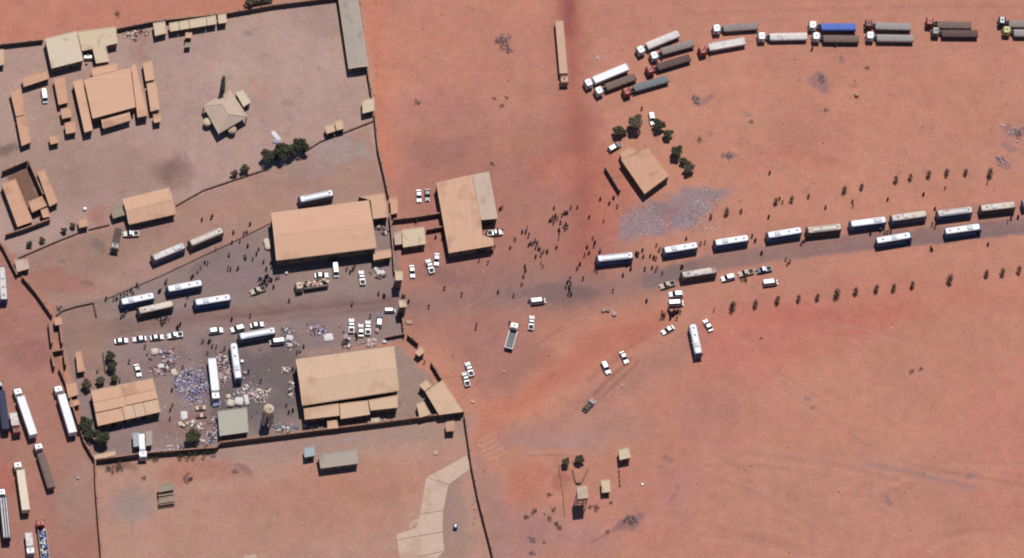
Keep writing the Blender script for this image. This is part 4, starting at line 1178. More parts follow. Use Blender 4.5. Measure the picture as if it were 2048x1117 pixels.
def trailer_parts(L, W2, z0, z1, style):
    """trailer of length L, centred, nose at +x"""
    parts = []
    if style == 'tarp':
        rings = []
        n = 13
        for i in range(n):
            x = -L / 2 + L * i / (n - 1)
            k = (0.97 if i in (0, n - 1) else 1.0)
            b = 0.05 * math.sin(i * 2.4) - 0.05 * (i % 2)
            rings.append([(x, -W2 * k, z0), (x, -W2 * k, z1 - .28), (x, -W2 * .72, z1 - .06 + b), (x, 0, z1 + .08 + b), (x, W2 * .72, z1 - .06 + b), (x, W2 * k, z1 - .28), (x, W2 * k, z0)])
        parts.append(('cargo_cover', MB().loft(rings).mesh('cargo_cover', ['tarp_white']), []))
    elif style == 'box':
        m = MB().box((0, 0, (z0 + z1) / 2), (L, 2 * W2, z1 - z0))
        rim = MB()
        for s in (-1, 1): rim.box((0, s * (W2 - .06), z1 + .04), (L, .16, .08))
        for s in (-1, 1): rim.box((s * (L / 2 - .06), 0, z1 + .04), (.16, 2 * W2 - .3, .08))
        parts.append(('cargo_box', m.mesh('cargo_box', ['tarp_white']), [('roof_rail', rim.mesh('roof_rail', ['paint_pearl']))]))
    elif style == 'stripe':
        m = MB().box((0, 0, (z0 + z1) / 2), (L, 2 * W2, z1 - z0)).mesh('cargo_box', ['tarp_navy'])
        subs = []
        for y, w in ((-.85, .5), (-.05, .45), (.8, .6)):
            subs.append(('pipe_bundle', MB().cyl((0, y, z1 + .05), w / 2, L * .96, 'x', 8).mesh('pipe_bundle', ['tarp_white'])))
        parts.append(('cargo_box', m, subs))
    elif style == 'open':
        m = MB()
        m.box((0, 0, z0 + .1), (L, 2 * W2, .2))
        subs = []
        for s in (-1, 1):
            subs.append(('side_board', MB().box((0, s * W2, (z0 + z1) / 2 - .2), (L, .1, z1 - z0 - .4)).mesh('side_board', ['paint_navy'])))
        r2 = random.Random(5); cargo = MB()
        for i in range(40):
            cargo.box((-L / 2 + L * (i + .5) / 40, r2.uniform(-.8, .8), z0 + .5 + r2.random() * (z1 - z0 - .5) * .8), (r2.uniform(.5, 1.1), r2.uniform(.4, .9), r2.uniform(.4, .8)), r2.random(), mi=r2.randrange(4))
        subs.append(('cargo', cargo.mesh('cargo', ['b_blue', 'b_lilac', 'b_dark', 'b_white'])))
        parts.append(('cargo_bed', m.mesh('cargo_bed', ['tarp_navy']), subs))
    elif style == 'flat':
        m = MB().box((0, 0, z0 + .12), (L, 2 * W2, .24))
        subs = [('bed_floor', MB().box((0, 0, z0 + .26), (L - .3, 2 * W2 - .3, .04)).mesh('bed_floor', ['bed_grey']))]
        for s in (-1, 1):
            subs.append(('side_board', MB().box((0, s * (W2 - .05), z0 + .5), (L, .12, .55)).mesh('side_board', ['paint_pearl'])))
        subs.append(('tail_board', MB().box((-L / 2 + .06, 0, z0 + .5), (.12, 2 * W2 - .2, .5)).mesh('tail_board', ['paint_pearl'])))
        parts.append(('cargo_bed', m.mesh('cargo_bed', ['chassis']), subs))
    parts.append(('chassis', MB().box((0, 0, z0 - .15), (L * .96, 1.0, .25)).mesh('chassis', ['chassis']), [('tail_lamp', MB().box((-L / 2 + .02, 0, z0 - .1), (.08, 2.0, .15)).mesh('tail_lamp', ['tail_lamp']))]))
    for s in (-1, 1):
        for x in (-L / 2 + 1.2, -L / 2 + 2.5, -L / 2 + 3.8) if L > 7 else (-L / 2 + 1.2,):
            parts.append(wheel(x, s * (W2 - .2), .5, .5))
    return parts
def truck(label, cab, tr0, tr1, z1, style, cabm, trm, z0=1.15, width=2.6, group='long lorries', name='truck', cat='lorry', cargo=None):
    hc = W(cab[0], cab[1], 3.1)
    a, b, rz, L = heading(tr0[0], tr0[1], tr1[0], tr1[1], z1)
    c0 = (a + b) / 2
    root = link(name, None, None, (c0.x, c0.y, 0), rz)
    tag(root, label, cat, group)
    rel = Vector((hc.x - c0.x, hc.y - c0.y, 0)); rel.rotate(Matrix.Rotation(-rz, 3, 'Z'))
    d = Vector((hc.x, hc.y)) - Vector((b.x, b.y))
    crz = math.atan2(d.y, d.x) - rz
    if style != 'none':
        for pn, me, subs in trailer_parts(L, width / 2, z0, z1, style):
            p = link(pn, me, root)
            if pn in ('cargo_cover', 'cargo_box') and style != 'stripe': omat(p, trm)
            for sn, smm in subs:
                q = link(sn, smm, p)
                if sn == 'roof_rail': omat(q, trm)
                if sn == 'cargo' and cargo:
                    for ci, cmn in enumerate(cargo):
                        q.material_slots[ci].link = 'OBJECT'; q.material_slots[ci].material = MATS[cmn]
                if sn == 'side_board' and cargo: omat(q, cabm)
    rel.x = max(rel.x, L / 2 + 1.5)
    for pn, me, subs in CABS:
        p = link(pn, me, root, (rel.x, rel.y, 0), crz)
        if pn == 'cab': omat(p, cabm)
        for sn, smm in subs:
            q = link(sn, smm, p)
            if sn == 'wind_deflector': omat(q, cabm)
    return root
G1 = 'lorries parked in the desert at top right'
T = truck
T('all tan articulated lorry standing upright beside the red track', (1129, 160), (1127.5, 147), (1118.5, 42), 2.9, 'box', 'paint_tan', 'tarp_tan', group=G1, width=2.7)
T('bright white lorry, lowest left of the fanned group', (1176.6, 165), (1188, 160.5), (1255, 133), 2.6, 'box', 'paint_white', 'tarp_bright', group=G1)
T('white cab lorry with brown cover beneath the bright white lorry', (1197.5, 180.5), (1212, 174), (1271, 152), 2.3, 'tarp', 'paint_white', 'tarp_brown', group=G1)
T('red cab lorry with teal cover, lowest of the fanned group', (1253, 182), (1268, 176), (1336, 156.5), 2.3, 'tarp', 'paint_red', 'tarp_teal', group=G1)
T('white cab lorry with greyish white cover, topmost of the fanned group', (1281, 99), (1294, 91.5), (1357, 66), 2.4, 'tarp', 'paint_white', 'tarp_white', group=G1)
T('white cab lorry with grey brown cover second in fanned group', (1308, 110.5), (1323, 102.5), (1387, 85), 2.3, 'tarp', 'paint_white', 'tarp_grey', group=G1)
T('red cab lorry with umber cover third in fanned group', (1300, 138.5), (1315, 133.5), (1380, 114), 2.3, 'tarp', 'paint_red', 'tarp_umber', group=G1)
T('white cab lorry with grey cover above red cab white trailer', (1433, 56), (1447, 56), (1516, 51), 2.2, 'tarp', 'paint_white', 'tarp_grey', group=G1)
T('red cab lorry with white trailer in the top lorry line', (1405, 100), (1418, 94.5), (1490, 81.5), 2.3, 'box', 'paint_red', 'tarp_white', group=G1)
T('white cab lorry with plain white trailer standing alone in line', (1523, 71.5), (1540, 73), (1614, 71.5), 2.3, 'tarp', 'paint_white', 'tarp_white', group=G1)
T('white cab lorry with bright blue cover', (1625, 49), (1643, 53), (1712, 53), 2.5, 'tarp', 'paint_white', 'tarp_blue', group=G1)
T('white cab lorry with dark brown cover below the blue lorry', (1632, 71.5), (1647, 76.5), (1718, 77), 2.3, 'tarp', 'paint_white', 'tarp_brown', group=G1)
T('red cab lorry with grey cover right of the blue lorry', (1737, 46), (1751, 51), (1822, 53), 2.3, 'tarp', 'paint_maroon', 'tarp_steel', group=G1)
T('white cab lorry with grey tan cover below red cab grey lorry', (1740, 70), (1754, 75), (1827, 76), 2.3, 'tarp', 'paint_white', 'tarp_steel', group=G1)
T('red cab lorry with brown cover, upper of the second last pair', (1859, 42), (1875, 49), (1943, 50), 2.3, 'tarp', 'paint_red', 'tarp_brown', group=G1)
T('dull brown cab lorry, lower of the second last pair', (1871, 61), (1884, 66), (1956, 66.5), 2.3, 'tarp', 'paint_grey', 'tarp_umber', group=G1)
T('navy cab lorry at the right edge of lorry line', (2004, 40), (2018, 47), (2090, 48), 2.3, 'tarp', 'paint_navy', 'tarp_grey', group=G1)
T('yellow cab lorry with grey cover at the right edge', (2013, 59), (2028, 65), (2098, 66), 2.3, 'tarp', 'paint_yellow', 'tarp_steel', group=G1)
G2 = 'lorries parked left of the compound'
T('white lorry with white box trailer, leftmost upright white one', (35.5, 782), (41, 793), (67, 869), 3.8, 'box', 'paint_white', 'tarp_bright', group=G2)
T('white lorry with long white trailer hugging the compound wall', (116.5, 777), (123, 789), (146, 865), 3.8, 'box', 'paint_white', 'tarp_bright', group=G2)
T('white cab lorry with brown load below the two white lorries', (77, 892), (81.5, 906), (103, 975), 2.9, 'tarp', 'paint_pearl', 'tarp_brown', group=G2)
T('white cab lorry with tan cream trailer at lower left', (35.5, 929), (41, 940), (52, 1020), 3.8, 'box', 'paint_pearl', 'tarp_cream', group=G2)
T('lorry with blue and white striped load at left edge', (2.5, 983), (6, 995), (14, 1077), 3.8, 'stripe', 'paint_white', 'tarp_navy', group=G2)
T('dark covered lorry cut off by left edge', (-3, 768), (2, 781), (12, 858), 3.8, 'tarp', 'paint_navy', 'tarp_navy', group=G2)
T('red cab lorry loaded with blue goods at bottom left', (81, 1045), (84, 1058), (93, 1135), 2.6, 'open', 'paint_red', 'tarp_blue', group=G2)
T('short lorry with pinkish white box and red cab by left edge', (33, 861), (31, 851), (26, 826), 3.0, 'box', 'paint_maroon', 'tarp_white', group=G2, width=2.5)
T('small white box van lorry near bottom left corner', (61, 1102), (60, 1092), (57, 1066), 2.8, 'box', 'paint_pearl', 'tarp_white', group=G2, width=2.3)
T('white box lorry upright between blue and pink luggage heaps', (431.5, 792), (431, 781), (424, 717), 3.2, 'box', 'paint_white', 'tarp_bright', group='lorries in the yards')
T('empty flatbed lorry standing upright outside the gate', (1029, 650), (1027, 662), (1017, 697), 1.6, 'flat', 'paint_pearl', 'tarp_grey', z0=1.1, group='lorries in the yards', width=2.7)
T('dark brown lorry standing below the ridged hall', (230, 492), (231, 484), (237, 457), 2.3, 'tarp', 'paint_grey', 'tarp_umber', group='lorries in the yards', width=2.3)
T('tan lorry piled with camouflage cargo below biggest warehouse', (598, 571), (608, 569), (656, 562), 2.6, 'open', 'paint_sand', 'tarp_tan', group='lorries in the yards', cargo=('b_cream', 'tarp_umber', 'b_dark', 'tarp_tan'))
T('white tanker lorry wedged between the two pale sheds', (286, 909), (285, 899), (283, 868), 2.6, 'box', 'paint_white', 'tarp_bright', group='lorries in the yards', width=1.9)

def car_spec(kind):
    L, W2, H = {'sedan': (4.6, .88, 1.45), 'suv': (4.8, .94, 1.8), 'pickup': (5.3, .93, 1.78), 'van': (5.0, .95, 2.1)}[kind]
    f = L / 2
    belt = H * .58
    def ring(x, z, k=1.0, zb=.32):
        return [(x, -W2 * k * .95, zb), (x, -W2 * k, zb + .25), (x, -W2 * k, z - .08), (x, -W2 * k * .9, z), (x, W2 * k * .9, z), (x, W2 * k, z - .08), (x, W2 * k, zb + .25), (x, W2 * k * .95, zb)]
    if kind == 'pickup':
        st = [(-f, .95, .95), (-f + .1, belt + .05, 1), (f - 1.5, belt + .05, 1), (f - .5, belt - .05, .98), (f - .1, belt - .18, .92), (f, .6, .85)]
        cab = (-.55, f - 1.25, .4, .9)
    elif kind == 'van':
        st = [(-f, .9, .96), (-f + .1, belt, 1), (f - .9, belt, 1), (f - .2, belt - .3, .95), (f, .65, .88)]
        cab = (-f + .08, f - .5, .15, .75)
    elif kind == 'suv':
        st = [(-f, .9, .94), (-f + .1, belt, 1), (f - 1.5, belt, 1), (f - .4, belt - .08, .97), (f - .05, belt - .25, .9), (f, .6, .86)]
        cab = (-f + .12, f - 1.2, .4, .95)
    else:
        st = [(-f, .7, .9), (-f + .15, belt - .02, .97), (-f + .9, belt, 1), (f - 1.5, belt, 1), (f - .4, belt - .1, .96), (f - .05, belt - .25, .88), (f, .5, .84)]
        cab = (-f + .45, f - 1.2, .85, 1.0)
    spec = [('body', MB().loft([ring(*s) for s in st]).mesh('car_body', ['paint_white']), [])]
    x0, x1, r0, r1 = cab
    zt = H - .07
    g = MB()
    ky = .78
    g.loft([[(x0, -W2 * .93, belt - .03), (x1, -W2 * .93, belt - .03), (x1, W2 * .93, belt - .03), (x0, W2 * .93, belt - .03)],
            [(x0 + r0, -W2 * ky, zt), (x1 - r1, -W2 * ky, zt), (x1 - r1, W2 * ky, zt), (x0 + r0, W2 * ky, zt)]])
    spec.append(('window', g.mesh('car_windows', ['glass']), []))
    rf = MB()
    xa, xb = x0 + r0 - .04, x1 - r1 + .06
    rf.loft([[(xa, -W2 * ky, zt), (xb, -W2 * ky, zt), (xb, W2 * ky, zt), (xa, W2 * ky, zt)], [(xa + .08, -W2 * ky * .9, H), (xb - .12, -W2 * ky * .9, H), (xb - .12, W2 * ky * .9, H), (xa + .08, W2 * ky * .9, H)]])
    pil = MB()
    for s in (-1, 1):
        for xm in (x0 + r0 * .5, (x0 + x1) / 2 - .1):
            pil.bar((xm, s * W2 * .93, belt - .03), (xm + .12, s * W2 * ky, zt), .05, 4)
    spec.append(('roof', rf.mesh('car_roof', ['paint_white']), [('pillar', pil.mesh('pillar', ['paint_white']))]))
    if kind == 'pickup':
        spec.append(('cargo_bed', MB().box((-f + .95, 0, belt + .055), (1.5, W2 * 1.6, .03)).mesh('cargo_bed', ['chassis']), []))
    spec.append(('bonnet_seam', MB().box((f - .9, 0, belt - .005), (.03, W2 * 1.5, .02)).mesh('bonnet_seam', ['hatch']), []))
    for s in (-1, 1):
        spec.append(('headlight', MB().box((f - .06, s * W2 * .66, .68), (.16, .32, .16)).mesh('headlight', ['lamp']), []))
        spec.append(('tail_lamp', MB().box((-f + .03, s * W2 * .75, .8), (.1, .2, .25)).mesh('tail_lamp', ['tail_lamp']), []))
        spec.append(('mirror', MB().box((x1 - .25, s * (W2 + .1), belt + .08), (.14, .22, .16)).mesh('mirror', ['hatch']), []))
        for x in (f - .95, -f + .95):
            spec.append(wheel(x, s * (W2 - .1), .34 if kind != 'pickup' else .38, .22))
    return spec
CAR = {k: car_spec(k) for k in ('sedan', 'suv', 'pickup', 'van')}
CLEN = {'sedan': 4.6, 'suv': 4.8, 'pickup': 5.3, 'van': 5.0}
GC = 'cars and pickups'
cars = [  # x, y, heading vector (image), length px, kind, paint, label, roof paint
 (242.5, 681, 1, -.1, 'sedan', 'paint_white', 'first white car from the left in the row of four'),
 (279, 677, -1, .1, 'sedan', 'paint_white', 'second white car from the left in the row of four'),
 (314, 674, 1, -.1, 'sedan', 'paint_pearl', 'third white car from the left in the row of four'),
 (350, 670, -1, .15, 'pickup', 'paint_white', 'rightmost car of the row of four, with people behind'),
 (432, 661, 1, -.12, 'suv', 'paint_white', 'white car left of the gleaming car in the yard'),
 (475, 657, -1, .25, 'suv', 'paint_white', 'gleaming white car between two others above level bus'),
 (514, 649, 1, -.15, 'sedan', 'paint_white', 'white car touching the right end of level bus top'),
 (275.5, 740, .3, 1, 'sedan', 'paint_white', 'lone white car parked upright above panelled hall'),
 (703, 651, 0, -1, 'pickup', 'paint_white', 'leftmost white pickup of four upright cars beside gate'),
 (722, 660, 0, -1, 'sedan', 'paint_white', 'second car of four upright cars beside gate'),
 (736, 655, 0, -1, 'pickup', 'paint_white', 'third car, a pickup with dark bed, beside gate'),
 (759, 641, .1, -1, 'suv', 'paint_navy', 'dark blue car with white bonnet right of upright cars'),
 (780, 620, 1, 0, 'van', 'paint_white', 'tiny white van beside the lower gate tower'),
 (643, 550, 1, -.05, 'sedan', 'paint_white', 'white car half hidden behind the camouflage lorry'),
 (671.5, 540, .1, 1, 'van', 'paint_white', 'white van parked upright against the biggest warehouse'),
 (724, 555, -.15, -1, 'pickup', 'paint_white', 'white pickup parked upright right of the warehouse van'),
 (516, 580, -1, .35, 'pickup', 'paint_sand', 'sand coloured pickup surrounded by a dense crowd'),
 (838, 391, .05, 1, 'sedan', 'paint_white', 'white car beside the black car above cross wall'),
 (855, 389, 0, 1, 'sedan', 'paint_black', 'black car with shiny roof above cross wall'),
 (873.5, 518, -.05, 1, 'sedan', 'paint_white', 'white car closest to the tan hall left side'),
 (860, 532, -.35, -1, 'pickup', 'paint_white', 'slanting white pickup with dark bed below cream office'),
 (824.5, 542, .1, 1, 'sedan', 'paint_white', 'white car right of the upper gate tower'),
 (990, 465, 1, -.1, 'pickup', 'paint_pearl', 'pale pickup backed into notch of tan hall'),
 (939, 738, -.35, -1, 'pickup', 'paint_white', 'upper of two pickups touching side by side outside wall'),
 (932, 758, -.3, -1, 'pickup', 'paint_pearl', 'lower of two pickups touching side by side outside wall'),
 (1076, 602, 1, -.1, 'van', 'paint_pearl', 'beige van standing level on the road outside gate'),
 (1063, 645, .1, -1, 'pickup', 'paint_pearl', 'pale pickup upright right of the empty flatbed'),
 (1248.5, 714, .5, 1, 'sedan', 'paint_white', 'upper right of two slanting cars in open ground'),
 (1212, 735, .5, 1, 'suv', 'paint_white', 'lower left of two slanting cars in open ground'),
 (1336, 659, -1, .55, 'sedan', 'paint_white', 'white car left of the upright lone bus'),
 (1416, 650, -.6, -1, 'sedan', 'paint_white', 'white car right of the upright lone bus top'),
 (1335, 569, -1, .3, 'pickup', 'paint_sand', 'dusty brown pickup topmost of three stacked cars'),
 (1352, 588, -1, .05, 'suv', 'paint_white', 'white car middle of three stacked cars below road'),
 (1352, 606, 1, -.05, 'van', 'paint_white', 'white van lowest of three stacked cars with crowd below'),
 (1456, 555, -1, .25, 'suv', 'paint_white', 'white car right of the dirty roofed bus'),
 (1492, 545, -1, .25, 'pickup', 'paint_sand', 'yellowish pickup with people between white and dark cars'),
 (1528, 539, -1, .2, 'pickup', 'paint_navy', 'dark pickup at right end of cars by dirty bus'),
 (1540.5, 565, 1, -.12, 'van', 'paint_pearl', 'cream minibus below the dark pickup'),
 (1304.5, 237, .2, 1, 'suv', 'paint_white', 'white car among trees above the lone house'),
 (1229, 294, 1, -.6, 'suv', 'paint_navy', 'dark car with white roof left of lone house'),
 (89, 192, .15, 1, 'van', 'paint_white', 'white van parked among the tan cabins'),
 (262, 467, -1, .05, 'pickup', 'paint_pearl', 'white cab pickup parked below the ridged hall'),
 (554, 683, -1, .1, 'van', 'paint_pearl', 'small white van at right end of level bus'),
 (178, 115, 1, -.05, 'van', 'paint_white', 'small white van tucked in notch of pale annexe'),
]
for x, y, dx, dy, kind, paint, lab in cars:
    n = math.hypot(dx, dy); k = 12
    a, b, rz, _ = heading(x + dx / n * k, y + dy / n * k, x - dx / n * k, y - dy / n * k, 1.1)
    c0 = (a + b) / 2
    rp = paint
    if 'white roof' in lab or 'white bonnet' in lab or 'dark pickup' in lab or 'shiny roof' in lab: rp = 'paint_white' if 'shiny' not in lab else 'paint_grey'  # shiny roof: its sheen is painted in as a lighter grey
    s = 0.72 if 'tiny' in lab or 'tucked' in lab else 1.0
    inst(CAR[kind], 'car' if kind in ('sedan', 'suv') else ('van' if kind == 'van' else 'pickup_truck'), (c0.x, c0.y, 0), rz, lab, {'sedan': 'car', 'suv': 'car', 'van': 'van', 'pickup': 'pickup'}[kind], GC,
         {'body': paint, 'roof': rp, 'pillar': rp}, (s, s, s))
# burnt wreck
def wreck():
    c0 = W(1178, 811, .8)
    o = inst(CAR['suv'], 'wrecked_car', (c0.x, c0.y, 0), rad(50), 'burnt grey wrecked car in open ground below two slanting cars', 'wreck', None, {'body': 'paint_grey', 'roof': 'tarp_umber', 'pillar': 'paint_grey'}, (1.1, 1.1, .8))
wreck()

# ------------------------------------------------------------------ vegetation
def leaf_cloud(seed, clumps, n, size, flat=0.6):
    """many small leaf faces spread through a set of clumps (centre, radii)"""
    r = np.random.RandomState(seed)
    v = []; f = []
    for (cx, cy, cz, rx, ry, rz), k in zip(clumps, n):
        p = r.normal(size=(k, 3)); p /= np.linalg.norm(p, axis=1)[:, None]
        p *= (r.rand(k, 1) ** 0.45)
        p = p * (rx, ry, rz) + (cx, cy, cz)
        p[:, 2] = np.maximum(p[:, 2], size * .6)
        a = r.normal(size=(k, 3)); a /= np.linalg.norm(a, axis=1)[:, None]
        b = r.normal(size=(k, 3)); b -= (a * b).sum(1)[:, None] * a; b /= np.linalg.norm(b, axis=1)[:, None]
        s = size * (0.6 + 0.8 * r.rand(k, 1))
        a = a * s; b = b * s * flat
        base = len(v)
        for q in (p - a, p - b * .9, p + a, p + b * .9): pass
        q = np.stack([p - a, p - b, p + a, p + b], 1).reshape(-1, 3)
        v.extend(map(tuple, q)); f.extend([[base + 4 * i + j for j in range(4)] for i in range(k)])
    return v, f
def cloud_mesh(name, seed, clumps, n, size, m):
    v, f = leaf_cloud(seed, clumps, n, size)
    me = bpy.data.meshes.new(name); me.from_pydata(v, [], f); me.materials.append(MATS[m]); me.update()
    return me
def limb_mesh(seed, h, r, n, spread):
    q = random.Random(seed); b = MB()
    b.bar((0, 0, 0), (q.uniform(-.1, .1), q.uniform(-.1, .1), h * .5), r, 7, r * .7)
    for i in range(n):
        a = 2 * math.pi * i / n + q.random()
        b.bar((0, 0, h * (.25 + .2 * q.random())), (math.cos(a) * spread, math.sin(a) * spread, h * (.65 + .2 * q.random())), r * .5, 5, r * .18)
    return b.mesh('trunk', ['bark'])
TREES = []
for i in range(5):
    q = random.Random(100 + i)
    cl = [(0, 0, 3.0, 1.75, 1.75, 1.3)]
    for j in range(9):
        a = q.random() * 6.28; d = q.uniform(.9, 1.7)
        cl.append((math.cos(a) * d, math.sin(a) * d, q.uniform(2.0, 3.7), q.uniform(.5, .95), q.uniform(.5, .95), q.uniform(.45, .8)))
    TREES.append((cloud_mesh('crown', i, cl, [900] + [330] * 9, .165, 'leaf_green'), limb_mesh(i, 3.4, .2, 5, 1.0)))
STREET = []
for i in range(5):
    q = random.Random(200 + i)
    cl = [(0, 0, .95, .72, .72, .75), (q.uniform(-.2, .2), q.uniform(-.2, .2), 1.8, .55, .55, .6), (q.uniform(-.3, .3), .1, 2.5, .38, .38, .6), (q.uniform(-.4, .4), .3, 1.4, .45, .45, .4)]
    STREET.append((cloud_mesh('crown', 20 + i, cl, [200, 80, 30, 40], .11, 'leaf_dry'), limb_mesh(30 + i, 3.2, .09, 4, .35)))
SHRUB = []
for i in range(5):
    q = random.Random(300 + i)
    cl = [(0, 0, .4, .7, .7, .4)]
    for j in range(6):
        a = q.random() * 6.28; d = q.uniform(.5, 1.2)
        cl.append((math.cos(a) * d, math.sin(a) * d * .8, q.uniform(.25, .7), q.uniform(.25, .5), q.uniform(.25, .5), q.uniform(.2, .4)))
    SHRUB.append((cloud_mesh('foliage', 40 + i, cl, [130] + [60] * 6, .075, 'leaf_olive'), limb_mesh(50 + i, .8, .06, 6, .7)))
def plant(kindset, name, label, cat, x, y, s, group=None, leaf=None, parts=('crown', 'trunk'), zs=1.0, h0=0.0, i=[0]):
    i[0] += 1
    c, t = kindset[i[0] % len(kindset)]
    p = W(x, y, h0)
    root = link(name, None, None, (p.x, p.y, 0), R.uniform(0, 6.28), (s, s, s * zs))
    tag(root, label, cat, group)
    o = link(parts[0], c, root)
    if leaf: omat(o, leaf)
    link(parts[1], t, root)
    return root
def tree(x, y, s, label, leaf='leaf_green', zs=1.0):
    plant(TREES, 'tree', label, 'tree', x, y, s * 1.22, 'leafy trees', leaf, zs=zs * .9, h0=3.0 * s * zs)
tree(1272, 246, 1.15, 'large round olive tree above the lone house', 'leaf_olive')
tree(1236, 262, .8, 'greyish olive tree at upper left of lone house', 'leaf_olive')
tree(1249, 264, .4, 'very small tree between two olive trees above lone house')
tree(1317, 250, .85, 'dark tree right beside white car above the lone house')
tree(1336, 268, .7, 'dark tree just below right of tree beside white car')
tree(1354, 304, .9, 'topmost of three trees in line right of lone house')
tree(1367, 322, .55, 'middle and smallest of three trees right of lone house')
tree(1379, 336, .8, 'lowest of three trees in line right of lone house', 'leaf_olive')
tree(536, 313, 1.05, 'left tree of three big green ones on inner fence')
tree(566, 301, 1.25, 'middle tree of three big green ones on inner fence')
tree(600, 291, 1.15, 'right tree of three big green ones on inner fence')
tree(553, 308, .8, 'smaller tree filling between left and middle fence trees')
tree(584, 299, .8, 'smaller tree filling between middle and right fence trees')
tree(490, 337, .65, 'small tree on inner fence left of the big green trees')
tree(469, 347, .5, 'bushy small tree farthest left of the big green trees', 'leaf_olive')
tree(505, -6, 1.2, 'tree cut by top edge behind perimeter wall', 'leaf_olive')
tree(532, -8, 1.0, 'second tree cut by top edge behind perimeter wall', 'leaf_olive')
tree(59, 489, .42, 'lower left tree of four beside the small square hut')
tree(84, 480, .42, 'second tree of four beside the small square hut', 'leaf_olive')
tree(128, 461, .42, 'third tree of four beside the small square hut')
tree(146, 451, .42, 'tree touching left side of the small square hut', 'leaf_olive')
tree(387, 872, 1.05, 'round green tree below the luggage near lower wall')
tree(173, 850, 1.05, 'dark tree left of the panelled hall')
tree(180, 868, .9, 'dark tree at lower left corner of panelled hall')
tree(203, 876, 1.1, 'big dark tree at bottom left corner of compound')
tree(174, 769, .75, 'tree at upper left corner of panelled hall', 'leaf_olive')
tree(200, 761, .6, 'small tree above left part of the panelled hall', 'leaf_olive')
tree(228, 757, .55, 'lowest of three trees stacked above panelled hall')
tree(221, 712, .7, 'topmost of three trees stacked above panelled hall')
tree(224, 733, .7, 'middle of three trees stacked above panelled hall')
tree(1132, 925, .62, 'left of two round trees above V shaped pit')
tree(1160, 919, .65, 'right of two round trees above V shaped pit')
for i, (x, y, s) in enumerate(((362, 906, 1.2), (385, 903, 1.5), (408, 902, 1.4), (425, 899, 1.0))):
    plant(SHRUB, 'climbing_shrub', '%s green shrub from left in hedge over lower wall' % ORD[i], 'shrub', x, y, s * 1.5, 'hedge over the lower wall', 'leaf_green', ('foliage', 'stem'), 1.6, 1.0)
for i, (x, y, s) in enumerate(((290, 915, 1.1), (308, 917, 1.0), (240, 935, 1.2), (220, 938, 1.0))):
    plant(SHRUB, 'shrub', ['green shrub on lower wall below the pale sheds', 'second green shrub on lower wall below the pale sheds', 'brownish shrub below bottom left wall corner', 'dry shrub nearest the bottom left wall corner'][i], 'shrub', x, y, s * 1.4, None, 'leaf_green' if i < 2 else 'leaf_dry', ('foliage', 'stem'), 1.2, .6)
south = [(1465, 615), (1510, 611), (1554, 604), (1597, 600), (1634, 597), (1674, 590), (1711, 586), (1752, 581), (1787, 579), (1824, 573), (1898, 563), (1972, 551), (2004, 547), (2038, 543)]
for i, (x, y) in enumerate(south):
    plant(STREET, 'young_tree', '%s young tree from left in the row below the road' % ORD[i], 'young tree', x, y, R.uniform(1.2, 1.45) * (1.25 if i in (10, 5, 0) else 1), 'young trees below the road')
north = [(1421, 436), (1453, 428), (1482, 424), (1552, 406), (1583, 401), (1617, 394), (1689, 382), (1723, 376), (1792, 362), (1820, 357), (1857, 352), (1893, 347), (1931, 347), (1980, 350)]
for i, (x, y) in enumerate(north):
    plant(STREET, 'young_tree', '%s young tree from left in the row above the road' % ORD[i], 'young tree', x, y, R.uniform(1.05, 1.35) * (.75 if i in (0, 2, 5) else 1) * (1.25 if i == 13 else 1), 'young trees above the road')
